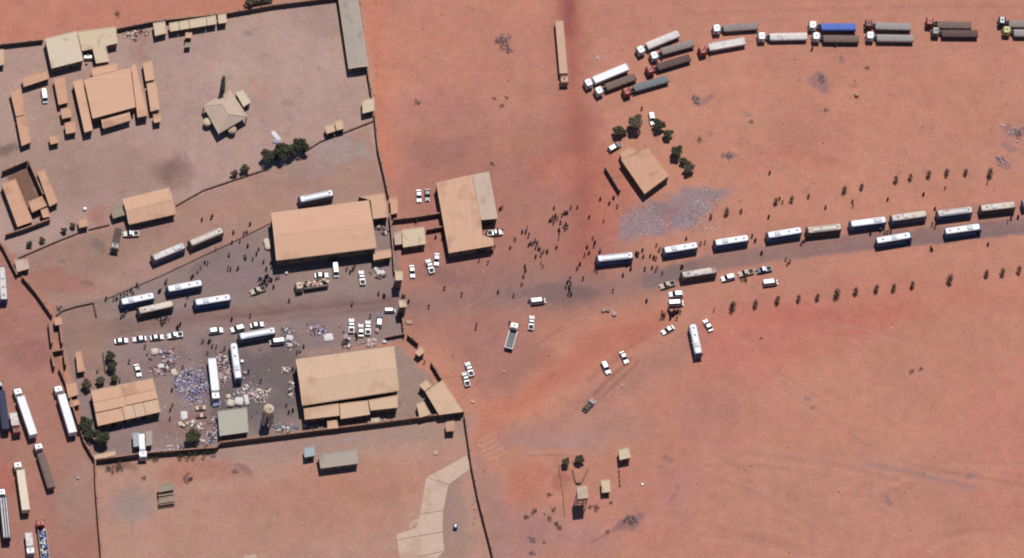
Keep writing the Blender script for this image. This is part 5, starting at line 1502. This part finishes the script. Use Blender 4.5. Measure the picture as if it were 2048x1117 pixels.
shr = [(1005, 83, 2.6, 'leaf_grey', 'largest grey desert bush right of upper compound wall'), (1016, 98, 1.6, 'leaf_grey', 'bush touching lower right of the largest grey bush'), (1395, 196, 1.5, 'leaf_grey', 'grey shrub left of rubble strewn sand below fanned lorries'),
 (1398, 278, 1.0, 'leaf_twig', 'dark twiggy shrub right of dark trees near lone house'), (1455, 311, 1.5, 'leaf_grey', 'grey shrub right of twiggy shrub near lone house'), (1503, 242, .9, 'leaf_grey', 'small grey shrub in open sand right of lone house'),
 (835, 205, 1.0, 'leaf_twig', 'dark shrub near right perimeter wall in open red ground'), (1005, 213, .8, 'leaf_twig', 'lowest of three little shrubs left of red track'), (988, 197, .7, 'leaf_twig', 'left of three little shrubs left of red track'), (1013, 195, .7, 'leaf_twig', 'right of three little shrubs left of red track'),
 (1735, 135, .8, 'leaf_twig', 'little shrub in sand below lorry line right part'), (1652, 220, .8, 'leaf_grey', 'faint grey shrub in middle of upper right sand'), (1640, 158, 1.4, 'leaf_grey', 'pale grey shrub patch below the blue lorry'), (1522, 677, .6, 'leaf_twig', 'tiny dark shrub right of the lone upright bus'),
 (1824, 743, .9, 'leaf_twig', 'left shrub of the dark pair in open lower right sand'), (1842, 737, .8, 'leaf_twig', 'right shrub of the dark pair in open lower right sand'), (118, 617, 1.0, 'leaf_green', 'dark bush at left corner of the empty pad'), (868, 575, .01, 'leaf_twig', ''),
 (1262, 1044, 1.9, 'leaf_grey', 'smoky grey shrub at lower right of bottom plots'), (236, 28, 1.0, 'leaf_twig', 'small shrub above perimeter wall at top left'), (985, 327, .8, 'leaf_twig', 'small round shrub above the pale grey lean-to roof'), (2035, 265, 1.6, 'leaf_grey', 'grey bush at right edge above road'),
 (2003, 318, 1.1, 'leaf_grey', 'pale grey shrub above right end of upper tree row'), (470, 940, 1.0, 'leaf_grey', 'grey shrub left of the bluish cabin below wall'), (288, 955, .9, 'leaf_twig', 'dark shrub above the small grey hut with pergola'),
 (1069, 1023, 1.0, 'leaf_green', 'upper left round bush of bottom plots'), (1052, 1035, .95, 'leaf_green', 'leftmost round bush of bottom plots'), (1107, 1020, .8, 'leaf_green', 'round bush left of black tower shadow'), (1101, 1036, .9, 'leaf_green', 'bush below the one left of tower shadow'),
 (1112, 1046, .7, 'leaf_green', 'small bush between two larger lower left bushes'), (1117, 1054, 1.1, 'leaf_green', 'lowest large bush left of tower shadow'), (1098, 990, .9, 'leaf_twig', 'dark upright bush inside left part of bottom plots'), (1180, 1014, .8, 'leaf_green', 'bush just right of square tank tower'),
 (1196, 1016, 1.1, 'leaf_green', 'second bush right of square tank tower'), (1222, 1005, .7, 'leaf_green', 'bush below upright cream hut'), (1064, 1079, 1.2, 'leaf_grey', 'grey bush near bottom left of bottom plots'), (1088, 1085, .6, 'leaf_twig', 'small dark bush near bottom of bottom plots'), (1064, 1106, 1.0, 'leaf_grey', 'grey bush lowest in bottom plots'),
 (1145, 925, .4, 'leaf_green', 'tiny bush between two round trees above pit'), (1215, 1062, .8, 'leaf_twig', 'dark shrub on earth bank in bottom plots'), (1089, 1028, .45, 'leaf_twig', 'tiny bush between round bushes in bottom plots')]
for x, y, s, lf, lab in shr:
    if lab: plant(SHRUB, 'shrub', lab, 'shrub', x, y, s, 'scattered shrubs', lf, ('foliage', 'stem'), 0.9, .3)

# ------------------------------------------------------------------ rocks, rubble, luggage
def lump(b, c, s, q, mi):
    """irregular stone or bag, 14 points"""
    n = len(b.v)
    pts = [(-1, -1, -.6), (1, -1, -.6), (1, 1, -.6), (-1, 1, -.6), (-1.1, -1.1, .1), (1.1, -1.1, .1), (1.1, 1.1, .1), (-1.1, 1.1, .1), (-.7, -.7, .8), (.7, -.7, .8), (.7, .7, .8), (-.7, .7, .8)]
    a = q.random() * 6.28; ca, sa = math.cos(a), math.sin(a)
    for x, y, z in pts:
        x = x * s[0] * q.uniform(.75, 1.1) * .5; y = y * s[1] * q.uniform(.75, 1.1) * .5; z = z * s[2] * q.uniform(.8, 1.1) * .5
        b.v.append((c[0] + x * ca - y * sa, c[1] + x * sa + y * ca, max(0.0, c[2] + z)))
    for k in (0, 4):
        for i in range(4):
            j = (i + 1) % 4
            b.f.append([n + k + i, n + k + j, n + k + 4 + j, n + k + 4 + i]); b.mi.append(mi)
    b.f.append([n + 8, n + 9, n + 10, n + 11]); b.mi.append(mi)
def pile(label, spots, count, size, mats, name='luggage_pile', cat='luggage', heap=.5, seed=1):
    """spots: (x, y, rx, ry) in survey units"""
    q = random.Random(seed); b = MB()
    tot = sum(s[2] * s[3] for s in spots)
    for (x, y, rx, ry) in spots:
        k = max(4, int(count * rx * ry / tot))
        nsub = 7 if rx * ry < 3000 else 60
        subs = [(q.uniform(-.85, .85), q.uniform(-.85, .85)) for _ in range(nsub)]
        for i in range(k):
            sub = subs[q.randrange(len(subs))]
            ex = sub[0] + q.gauss(0, .26); ey = sub[1] + q.gauss(0, .26)
            t = min(1.0, math.hypot(ex, ey))
            p = W(x + rx * ex * 1.15, y + ry * ey * 1.15)
            s = size * (q.uniform(.35, .9) if q.random() < .8 else q.uniform(1.0, 1.7))
            z = (1 - t) * heap * q.random()
            lump(b, (p.x, p.y, z + s * .25), (s, s * q.uniform(.5, 1), s * q.uniform(.4, .8)), q, q.randrange(len(mats)))
    c0 = W(spots[0][0], spots[0][1])
    b.v = [(x - c0.x, y - c0.y, z) for x, y, z in b.v]
    o = link(name, b.mesh(name, mats), None, (c0.x, c0.y, 0))
    tag(o, label, cat, None, 'stuff')
pile('blue and white bags heaped at far left of the luggage field', [(355, 770, 10, 16), (372, 752, 8, 12)], 340, .42, ['b_blue', 'b_lilac', 'b_white', 'b_lilac', 'b_dark'], seed=2)
pile('large spread of blue lilac bags left of white box lorry', [(395, 775, 20, 28), (388, 795, 14, 9)], 1000, .38, ['b_blue', 'b_lilac', 'b_white', 'b_lilac', 'b_dark', 'b_pink'], seed=3)
pile('pinkish white bag heap between white box lorry and upright bus', [(446, 730, 11, 18), (450, 758, 12, 20)], 420, .55, ['b_pink', 'b_white', 'b_cream', 'b_brown', 'b_pink', 'b_dark'], seed=4)
pile('pink and white belongings strewn below the row of four cars', [(325, 712, 20, 14), (340, 735, 10, 16), (318, 740, 14, 10)], 300, .6, ['b_pink', 'b_white', 'b_dark', 'b_lilac', 'b_red'], seed=5)
pile('pink grey bags below lower end of upright white bus', [(485, 782, 13, 15)], 200, .55, ['b_pink', 'b_white', 'b_brown', 'b_teal'], seed=6)
pile('pinkish belongings beside the round water tower', [(525, 795, 20, 13), (520, 788, 9, 8)], 230, .6, ['b_pink', 'b_white', 'b_cream', 'b_dark'], seed=7)
pile('white and lilac bags heaped left of green grey shed bottom', [(426, 873, 10, 15), (430, 842, 7, 12)], 260, .5, ['b_white', 'b_lilac', 'b_pink', 'b_dark'], seed=8)
pile('white and pink bags along the lower wall near sheds', [(325, 903, 14, 5), (345, 897, 16, 7), (400, 885, 10, 6)], 120, .75, ['b_white', 'b_pink', 'b_lilac', 'b_cream'], seed=9)
pile('pale blue and cream scraps between water tower and wall', [(565, 862, 24, 9), (555, 850, 10, 9)], 110, .7, ['b_teal', 'b_white', 'b_cream', 'b_blue', 'b_brown'], seed=10)
pile('small luggage heap at left wall of pale warehouse', [(572, 740, 7, 7), (583, 775, 5, 12)], 55, .8, ['b_white', 'b_cream', 'b_pink', 'b_dark'], seed=11)
pile('purple and pink belongings in middle of yard above warehouse', [(632, 662, 11, 11), (645, 665, 9, 9)], 180, .55, ['b_lilac', 'b_pink', 'b_dark', 'b_red', 'b_white'], seed=12)
pile('mixed belongings right of the level bus', [(575, 672, 12, 14), (580, 690, 10, 9)], 200, .55, ['b_pink', 'b_white', 'b_teal', 'b_dark', 'b_brown'], seed=13)
pile('brown belongings below the leftmost upright pickup', [(694, 682, 7, 13)], 45, .8, ['b_brown', 'b_cream', 'b_pink', 'b_dark'], seed=14)
pile('pinkish belongings above top edge of pale warehouse', [(730, 687, 14, 6)], 55, .7, ['b_pink', 'b_cream', 'b_white'], seed=15)
pile('line of tan cloth and scraps left of green grey shed', [(372, 851, 12, 5), (392, 848, 9, 4), (401, 856, 4, 6)], 60, .9, ['b_cream', 'b_brown', 'b_white'], seed=16)
pile('cream scraps and planks right of the warehouse pickup', [(755, 547, 12, 7)], 40, 1.0, ['b_cream', 'b_white', 'b_brown'], 'debris_pile', 'debris', seed=17)
pile('pale rubble heap beside annexe under the perimeter wall', [(262, 70, 18, 10), (285, 66, 12, 10)], 150, .7, ['rubble', 'rubble', 'b_brown'], 'rubble_pile', 'rubble', seed=18)
pile('wet dark bits and debris in yard next to biggest warehouse annexe', [(765, 460, 12, 8)], 40, .8, ['b_dark', 'b_brown', 'b_cream'], 'debris_pile', 'debris', seed=19)
pile('loose pale litter scattered across the whole luggage yard', [(400, 770, 75, 70), (470, 790, 80, 60), (640, 670, 110, 26), (390, 870, 60, 26)], 900, .3, ['b_white', 'b_lilac', 'b_pink', 'b_cream', 'b_blue', 'b_dark'], 'scattered_litter', 'litter', .05, seed=31)
pile('grey stones covering rubble patch below the lone house', [(1290, 432, 45, 30), (1370, 430, 55, 32), (1430, 390, 26, 14)], 2600, .26, ['stone', 'stone_pale', 'stone_tan', 'stone', 'stone_pale'], 'rubble_stones', 'stones', .1, seed=20)
pile('scattered stones along outside of right perimeter wall', [(752, 130, 6, 110), (757, 270, 6, 40), (955, 960, 10, 90)], 150, .4, ['stone_tan', 'rubble', 'stone'], 'scattered_stones', 'stones', .1, seed=21)
pile('light stones and grit scattered over the right desert', [(1720, 250, 330, 110), (1700, 850, 330, 240), (1150, 800, 180, 150), (900, 160, 150, 150)], 900, .3, ['stone_tan', 'stone', 'rubble', 'b_brown'], 'desert_grit', 'grit', 0, seed=22)
pile('grey brush scraps on sand at right edge', [(2030, 268, 20, 16), (2003, 316, 14, 12)], 90, .5, ['stone', 'rubble', 'leaf_grey'], 'scattered_stones', 'stones', .1, seed=23)
pile('tan rubble on wall strip below lower warehouse bays', [(630, 852, 20, 4), (800, 842, 30, 5), (700, 852, 20, 3)], 90, .6, ['rubble', 'b_cream', 'b_brown'], 'rubble_pile', 'rubble', .2, seed=24)

def bundle(x, y, sx, sy, h, m, label, name='wrapped_bundle', cat='bundle', group=None, rz=None):
    q = random.Random(int(x * 7 + y)); p = W(x, y, h * .6)
    b = MB(); rings = []
    for z, k in ((0, 1.0), (.4, 1.06), (.8, .9), (1.0, .55)):
        rings.append([(sx / 2 * k * math.cos(a) * (1 + .25 * abs(math.sin(2 * a))) * q.uniform(.88, 1.1), sy / 2 * k * math.sin(a) * (1 + .25 * abs(math.sin(2 * a))) * q.uniform(.88, 1.1), h * z) for a in [2 * math.pi * i / 12 for i in range(12)]])
    b.loft(rings)
    o = link(name, b.mesh(name, [m]), None, (p.x, p.y, 0), q.uniform(-.3, .3) if rz is None else rz)
    tag(o, label, cat, group)
GB = 'big wrapped bundles above the green grey shed'
bundle(432, 804, 2.9, 2.9, 1.1, 'b_lilac', 'lilac bundle at left end of bundles above green grey shed', group=GB)
bundle(461, 806, 2.4, 2.6, 1.1, 'b_cream', 'cream bundle second in bundles above green grey shed', group=GB)
bundle(478, 803, 2.8, 2.9, 1.2, 'b_white', 'whitish bundle third in bundles above green grey shed', group=GB)
bundle(493, 800, 1.5, 3.6, 1.0, 'b_white', 'slim pale bundle at right end above green grey shed', group=GB)
bundle(457, 793, 1.6, 1.5, .8, 'b_cream', 'small cream bundle above the row of bundles', group=GB)
bundle(368, 831, 2.2, 3.0, .6, 'b_white', 'white sheet bundle alone right of panelled hall')
bundle(657, 675, 3.0, 2.6, .5, 'b_white', 'crumpled white tarpaulin beside purple belongings')
bundle(552, 273, 1.6, 4.0, .4, 'b_white', 'white crumpled sheet lying near the mosque', rz=rad(35))
bundle(552, 283, 2.0, 1.4, .5, 'b_lilac', 'lilac heap beside white sheet near the mosque')
bundle(534, 488, 1.9, 4.2, 1.2, 'b_cream', 'pale canvas heap at left side of biggest warehouse', 'canvas_heap', 'heap', rz=0.15)
bundle(579, 676, 2.4, 2.0, .9, 'b_white', 'white bundle just right of the small white van')
bundle(580, 691, 1.5, 1.4, .8, 'b_cream', 'small cream bundle below the white bundle by van')
bundle(322, 733, 2.2, 1.6, .8, 'b_white', 'white bundle among pink belongings below four cars')
bundle(309, 703, 2.4, 2.2, .9, 'b_cream', 'cream bundle at upper left of pink belongings')
bundle(348, 745, 2.0, 2.4, .8, 'b_cream', 'cream bundle at lower right of pink belongings')
bundle(316, 743, 1.8, 1.6, .8, 'b_pink', 'pinkish bundle at lower left of pink belongings')
bundle(484, 723, 1.1, 1.1, .9, 'paint_white', 'bright white box touching the upright white bus', 'white_box', 'box')
bundle(490, 746, 1.5, 1.1, .8, 'b_pink', 'pink bundle right of the upright white bus')
bundle(170, 418, 1.1, 1.1, .9, 'paint_white', 'bright white round tank alone in upper left yard', 'water_tank', 'tank')
bundle(573, 546, 1.0, 1.0, .8, 'b_white', 'white round drum at lower left of biggest warehouse', 'drum', 'drum')
bundle(769, 684, 1.3, 1.1, .7, 'b_white', 'white sack near top right corner of pale warehouse', 'sack', 'sack')
bundle(754, 661, 1.3, 1.6, .9, 'b_pink', 'pinkish sack below the dark blue car')
bundle(698, 678, 1.0, 1.0, .7, 'b_white', 'pale sack below the leftmost upright pickup', 'sack', 'sack')
bundle(697, 693, 1.0, 1.0, .7, 'b_white', 'lower pale sack below the leftmost upright pickup', 'sack', 'sack')
bundle(818, 645, 2.0, 1.5, .6, 'stone_tan', 'tan heap right of the lower gate tower', 'rubble_heap', 'heap')
for i, (x, y) in enumerate(((1207, 621), (1216, 621), (1228.5, 629))):
    bundle(x, y, 1.3, 1.2, .9, ('stone_tan', 'stone', 'stone')[i], ('pale boulder, left of three boulders outside gate', 'dark boulder, middle of three boulders outside gate', 'dark boulder, right of three boulders outside gate')[i], 'boulder', 'boulder', 'boulders outside the gate')
bundle(1713.5, 190, 1.3, 1.2, 1.2, 'stone_tan', 'single pale boulder in open upper right sand', 'boulder', 'boulder')
bundle(945, 804, 1.0, .9, .6, 'rubble', 'pale boulder outside corner house', 'boulder', 'boulder')
bundle(1008, 744, .7, .7, .5, 'rubble', 'small pale boulder below the empty flatbed', 'boulder', 'boulder')
bundle(1244, 772, .7, .7, .5, 'rubble', 'small pale boulder below two slanting cars', 'boulder', 'boulder')
bundle(1285, 969, .7, .7, .6, 'paint_white', 'white stone right of upright cream hut', 'boulder', 'boulder')
bundle(1195, 116, 1.2, 1.2, .3, 'stone', 'old tyre lying left of bright white lorry', 'tyre', 'tyre')
bundle(911, 1053, 1.3, 2.2, 1.4, 'paint_navy', 'dark upright drum right of concrete path', 'drum', 'drum')
bundle(871, 906, 1.8, 1.6, .35, 'stone_tan', 'round tan manhole ring below corner house', 'manhole', 'manhole')
bundle(381, 958, 1.3, 1.2, .4, 'b_dark', 'dark fire pit ring above small grey hut', 'fire_pit', 'fire pit')
bundle(156, 956, 1.1, 1.0, .6, 'stone', 'dark stone left of bottom left wall', 'boulder', 'boulder')
for i, (x, y) in enumerate(((401, 816), (403, 831))):
    p = W(x, y, .8); root = link('crate_stack', None, None, (p.x, p.y, 0), .08)
    tag(root, ['upper brown crate row right of white sheet bundle', 'lower brown crate row right of white sheet bundle'][i], 'crates')
    for j in range(3):
        o = link('crate', UNIT, root, (-1.1 + j * 1.15, 0, .45), 0, (1.0, 1.3, .9)); omat(o, 'b_brown' if (i + j) % 2 else 'b_cream')

# ------------------------------------------------------------------ people
def skin_body(kind):
    J = {'pelvis': (0, 0, .95, .13), 'waist': (0, 0, 1.12, .125), 'chest': (0, 0, 1.33, .15), 'neck': (0, 0, 1.50, .06), 'head': (.02, 0, 1.62, .09), 'crown': (.01, 0, 1.74, .07)}
    E = [('pelvis', 'waist'), ('waist', 'chest'), ('chest', 'neck'), ('neck', 'head'), ('head', 'crown')]
    step = {'stand': .04, 'walk': .28, 'reach': .12}[kind]
    for s, n in ((-1, 'r'), (1, 'l')):
        f = step * s
        J['hip' + n] = (0, .1 * s, .88, .09)
        J['knee' + n] = (f * .6 + .02, .11 * s, .49, .062)
        J['ankle' + n] = (f, .11 * s, .09, .045)
        J['toe' + n] = (f + .17, .12 * s, .04, .035)
        J['sh' + n] = (0, .19 * s, 1.41, .06)
        if kind == 'reach':
            J['el' + n] = (.2, .22 * s, 1.22, .042); J['wr' + n] = (.42, .18 * s, 1.25, .033); J['hand' + n] = (.52, .17 * s, 1.24, .03)
        else:
            J['el' + n] = (-f * .4, .25 * s, 1.13, .042); J['wr' + n] = (-f * .6 + .08, .25 * s, .89, .033); J['hand' + n] = (-f * .6 + .1, .24 * s, .79, .03)
        E += [('pelvis', 'hip' + n), ('hip' + n, 'knee' + n), ('knee' + n, 'ankle' + n), ('ankle' + n, 'toe' + n), ('chest', 'sh' + n), ('sh' + n, 'el' + n), ('el' + n, 'wr' + n), ('wr' + n, 'hand' + n)]
    names = list(J)
    me = bpy.data.meshes.new('person_cage')
    me.from_pydata([J[k][:3] for k in names], [(names.index(a), names.index(b)) for a, b in E], [])
    o = bpy.data.objects.new('person_cage', me); COL.objects.link(o)
    md = o.modifiers.new('skin', 'SKIN')
    for i, k in enumerate(names):
        me.skin_vertices[0].data[i].radius = (J[k][3], J[k][3])
        me.skin_vertices[0].data[i].use_root = (k == 'pelvis')
    bpy.context.view_layer.update()
    dg = bpy.context.evaluated_depsgraph_get()
    out = bpy.data.meshes.new_from_object(o.evaluated_get(dg))
    bpy.data.objects.remove(o)
    out.name = 'person_body'
    for mname in ('skin', 'c_black', 'c_grey'): out.materials.append(MATS[mname])
    for p in out.polygons:
        z = p.center.z; y = abs(p.center.y); x = p.center.x
        p.material_index = 0 if (z > 1.49 or (y > .16 and z < 1.02 and z > .6) or x > .38) else (1 if z > .93 else 2)
    return out
BODY = []
for kind in ('stand', 'walk', 'reach'):
    base = skin_body(kind)
    for top, bot in (('c_black', 'c_grey'), ('c_navy', 'c_black'), ('c_maroon', 'c_black'), ('c_grey', 'c_navy'), ('c_blue', 'c_brown'), ('c_white', 'c_grey')):
        m = base.copy(); m.materials[1] = MATS[top]; m.materials[2] = MATS[bot]
        BODY.append(m)
HAIR = MB().loft([[(.01 + .115 * k * math.cos(a), .105 * k * math.sin(a), z) for a in [2 * math.pi * i / 8 for i in range(8)]] for z, k in ((1.66, 1.0), (1.75, 1.0), (1.81, .7), (1.84, .25))]).mesh('hair', ['hair'])
ROBES = [MB().loft([[(.02 + k * math.cos(a), k * 1.15 * math.sin(a), z) for a in [2 * math.pi * i / 10 for i in range(10)]] for z, k in ((.12, .27), (.6, .23), (1.0, .2), (1.3, .19), (1.47, .1))]).mesh('robe', [m]) for m in ('c_black', 'c_navy', 'c_maroon', 'c_white', 'c_brown', 'c_blue')]
def crop(ox, oy, s, pts):
    return [(ox + x / s, oy + y / s) for x, y in pts]
PEOPLE = []
ORDS = ORD + ['sixteenth', 'seventeenth', 'eighteenth', 'nineteenth', 'twentieth', 'twenty-first', 'twenty-second', 'twenty-third', 'twenty-fourth', 'twenty-fifth']
def crowd(label, group, pts):
    pts = sorted(pts)
    for i, (x, y) in enumerate(pts):
        lab = label if len(pts) == 1 else ('%s from left, ' % ORDS[i] if i < len(pts) - 1 else 'rightmost ') + label.replace('lone person', 'person')
        if len(lab.split()) > 16: print('LONG', len(lab.split()), lab)
        PEOPLE.append((x, y, lab, group))
z1 = lambda p: crop(1000, 380, 4.653, p)
crowd('person in upper crowd knot right of the tan hall', 'upper crowd knot outside the gate', z1([(500, 165), (515, 235), (490, 250), (505, 270), (460, 285), (480, 275), (530, 265), (495, 305), (575, 235), (600, 215), (622, 212), (560, 305), (595, 340), (610, 320), (605, 365), (625, 345)]))
crowd('person in lower crowd knot right of the tan hall', 'lower crowd knot outside the gate', z1([(205, 390), (250, 350), (240, 385), (265, 420), (325, 470), (275, 500), (265, 515), (290, 495), (310, 500), (345, 495), (330, 535), (355, 545), (375, 550), (380, 605), (400, 575), (435, 575), (330, 620), (378, 680), (398, 712)]))
crowd('person walking in the short file between the two crowd knots', 'short file between crowd knots', z1([(545, 370), (548, 400), (543, 450), (525, 535)]))
crowd('person in the file walking down from lower crowd knot to beige van', 'file towards the beige van', z1([(230, 710), (232, 750), (215, 805), (200, 880), (123, 985)]))
crowd('lone person standing between tan hall and lower crowd knot', 'people right of the tan hall', z1([(138, 460), (93, 535)]))
crowd('person walking near red track below lone house', 'walkers below the lone house', z1([(930, 85), (1055, 70), (1015, 122), (1087, 155), (1110, 10), (828, 250), (960, 290), (658, 160), (718, 162)]))
crowd('person in loose group left of the first bus on road', 'group left of first road bus', z1([(862, 450), (880, 490), (870, 520), (808, 535), (825, 585), (782, 605), (740, 690), (718, 730), (925, 560), (930, 575)]))
crowd('person in huddle on dark road stain outside gate', 'huddle on the dark road stain', z1([(770, 825), (648, 825), (625, 860), (655, 870), (610, 905), (640, 905), (645, 930), (632, 970), (660, 970)]))
crowd('person close around the first bus on the road', 'people around first road bus', z1([(1142, 795), (900, 765), (880, 740), (1215, 735), (1180, 700)]))
crowd('person between first and second bus on the road', 'people between first two road buses', z1([(1270, 610), (1285, 600), (1265, 590), (1325, 560), (1330, 620), (1345, 735)]) + crop(1280, 420, 4.297, [(85, 395), (115, 410), (135, 420), (40, 510), (100, 495), (130, 520), (145, 500), (188, 545), (140, 305), (165, 345)]))
crowd('lone person on ground below first road bus', 'lone walkers below first road bus', z1([(1048, 940), (1360, 1030)]))
z2 = lambda p: crop(1280, 420, 4.297, p)
crowd('person above the dirty roofed bus on the road edge', 'people above the dirty roofed bus', z2([(350, 490), (362, 490)]))
crowd('person beside the upper road queue between second and fourth buses', 'people beside the road queue left half', z2([(555, 280), (515, 290), (395, 245), (960, 225), (985, 262), (1042, 370), (1105, 60)]))
crowd('person of the three walking across tarmac right of dark pickup', 'three walkers on the tarmac', z2([(1250, 425), (1265, 465), (1285, 445)]))
crowd('person squeezed between fourth and fifth road buses', 'people between fourth and fifth buses', z2([(1400, 270), (1420, 260), (1385, 290)]))
crowd('person in dense crowd just below lowest of three stacked cars', 'crowd below three stacked cars', z2([(185, 880), (195, 905), (180, 930), (210, 900), (205, 925), (250, 880), (265, 890), (280, 880), (300, 885), (270, 905), (320, 880), (345, 880), (260, 930), (315, 935), (290, 870), (310, 872), (330, 868), (240, 855), (255, 900), (285, 900)]))
crowd('person standing at side of the yellowish pickup', 'people at the yellowish pickup', z2([(900, 595), (880, 602), (915, 605), (870, 585)]))
crowd('lone person walking right of upright lone bus', 'walker right of lone bus', z2([(632, 860)]))
crowd('lone person walking left of three stacked cars', 'walker left of stacked cars', z2([(55, 780)]))
z3 = lambda p: crop(1500, 320, 3.491, p)
crowd('person walking in sand above the upper road queue', 'walkers above the road queue', z3([(135, 90), (205, 270), (225, 295), (127, 395), (525, 333), (712, 290), (716, 320), (960, 275), (1210, 240), (1360, 195), (1655, 158)]))
crowd('person standing beside buses on right half of the road queue', 'people beside right half of road queue', z3([(1290, 340), (1290, 465), (1270, 450), (840, 515), (910, 490), (1262, 615), (1270, 630), (1660, 590), (1795, 430), (1820, 405), (1870, 400), (940, 505), (960, 503), (980, 503), (78, 650), (35, 562), (12, 530)]))
z4 = lambda p: crop(380, 340, 3.7225, p)
crowd('person walking on upper lane behind right lane bus', 'walkers on upper lane', z4([(87, 370), (155, 355), (165, 345), (320, 465), (400, 475), (420, 465), (445, 403)]))
crowd('person in the open yard left of biggest warehouse', 'people left of biggest warehouse', z4([(370, 530), (310, 540), (188, 590), (427, 565), (288, 633), (405, 645), (410, 660), (465, 665), (495, 625), (510, 590), (545, 685), (565, 735), (605, 720), (600, 690), (108, 690), (130, 695), (80, 725), (55, 760), (280, 735), (300, 740), (355, 735), (20, 790), (10, 800)]))
crowd('person in the dense crowd pressed around sand coloured pickup', 'crowd around sand coloured pickup', z4([(510, 815), (525, 810), (545, 830), (560, 800), (575, 790), (590, 815), (605, 820), (560, 820), (515, 860), (540, 865), (565, 870), (550, 890), (570, 850), (580, 835), (535, 845), (620, 870), (640, 805), (660, 800), (525, 880), (555, 850)]))
crowd('person standing between warehouse van and white pickup', 'people beside warehouse van', z4([(1165, 740), (1210, 740), (1220, 725), (1190, 760)]))
crowd('person walking on yard road left of gate towers', 'walkers left of gate towers', z4([(735, 970), (1205, 1000), (1445, 940), (1400, 920)]) + crop(740, 580, 3.7225, [(60, 25), (100, 40)]))
z5 = lambda p: crop(80, 560, 3.7225, p)
crowd('person in line beside the kerb wall above leftmost yard bus', 'line by the kerb wall', z5([(490, 140), (545, 145), (570, 140), (600, 120), (625, 110), (650, 95), (675, 75), (690, 100), (720, 40), (735, 50)]))
crowd('person at the nose of the leftmost yard bus', 'people at nose of leftmost bus', z5([(610, 270), (625, 260), (640, 240), (600, 280)]))
crowd('person between the white buses of the crowded yard', 'people between yard buses', z5([(885, 85), (895, 80), (930, 20), (940, 10), (1100, 125), (1080, 185)]))
crowd('person in cluster on lower side of beige yard bus', 'cluster below beige yard bus', z5([(870, 280), (900, 310), (920, 290), (940, 280), (960, 290), (910, 330), (880, 265), (895, 290), (930, 305)]))
crowd('person behind rightmost car in the row of four', 'people behind row of four cars', z5([(1040, 330), (1020, 350), (1025, 375), (780, 500)]))
crowd('person walking around left part of lower yard', 'walkers in left lower yard', z5([(660, 610), (425, 680), (1060, 650), (965, 1035), (985, 930), (970, 965), (590, 750), (980, 820)]))
crowd('person in loose group above the luggage heaps', 'loose group above luggage heaps', z5([(1210, 460), (1255, 460), (1265, 455), (1280, 495), (1310, 500), (1370, 510), (1245, 545), (1425, 295)]))
z6 = lambda p: crop(400, 580, 3.7225, p)
crowd('person in dark yard between luggage and pale warehouse', 'people beside pale warehouse', z6([(235, 215), (372, 195), (640, 860), (690, 895), (660, 910), (720, 465), (745, 455), (770, 420), (690, 590), (450, 680), (360, 610)]))
crowd('person beside the four upright cars near gate', 'people beside upright cars', z6([(1165, 360), (1160, 330), (1130, 110), (1265, 195)]))
z7 = lambda p: crop(700, 300, 3.7225, p)
crowd('person close to walls of the tall tan hall', 'people at tan hall walls', z7([(1115, 440), (1130, 430), (1075, 720), (1060, 760), (1025, 840), (960, 825), (1095, 600), (1130, 600), (1015, 615), (490, 535), (635, 650), (685, 660)]))
crowd('person walking on road between gate and tan hall', 'walkers between gate and tan hall', z7([(700, 1030), (830, 1075), (390, 1090), (405, 1090), (1100, 1060)]) + crop(740, 580, 3.7225, [(435, 125), (285, 85)]))
crowd('lone person in open ground left of empty flatbed', 'people left of empty flatbed', crop(740, 580, 3.7225, [(785, 285), (790, 255), (1035, 245), (405, 540)]))
crowd('lone person at left end of the beige van outside gate', 'person at beige van', crop(740, 580, 3.7225, [(1180, 85)]))
crowd('lone person below teal covered lorry in upper right', 'person below teal lorry', [(1283, 217)])
crowd('person beside the brown covered lorry below blue lorry', 'people beside brown covered lorry', [(1624, 98), (1665, 89), (1670, 90)])
for i, (x, y, lab, grp) in enumerate(PEOPLE):
    p = W(x + 0.5, y + 0.5, 0.35)
    s = R.uniform(.95, 1.1)
    robe = R.random() < .45
    o = link('person', BODY[R.randrange(len(BODY))], None, (p.x, p.y, 0), R.uniform(0, 6.28), (s * 1.25, s * 1.25, s * 1.04))
    tag(o, lab, 'person', grp)
    link('hair', HAIR, o)
    if robe: link('robe', ROBES[R.choice((0, 0, 1, 1, 2, 3, 4, 5))], o)
print('people', len(PEOPLE), 'objects', len(bpy.data.objects))
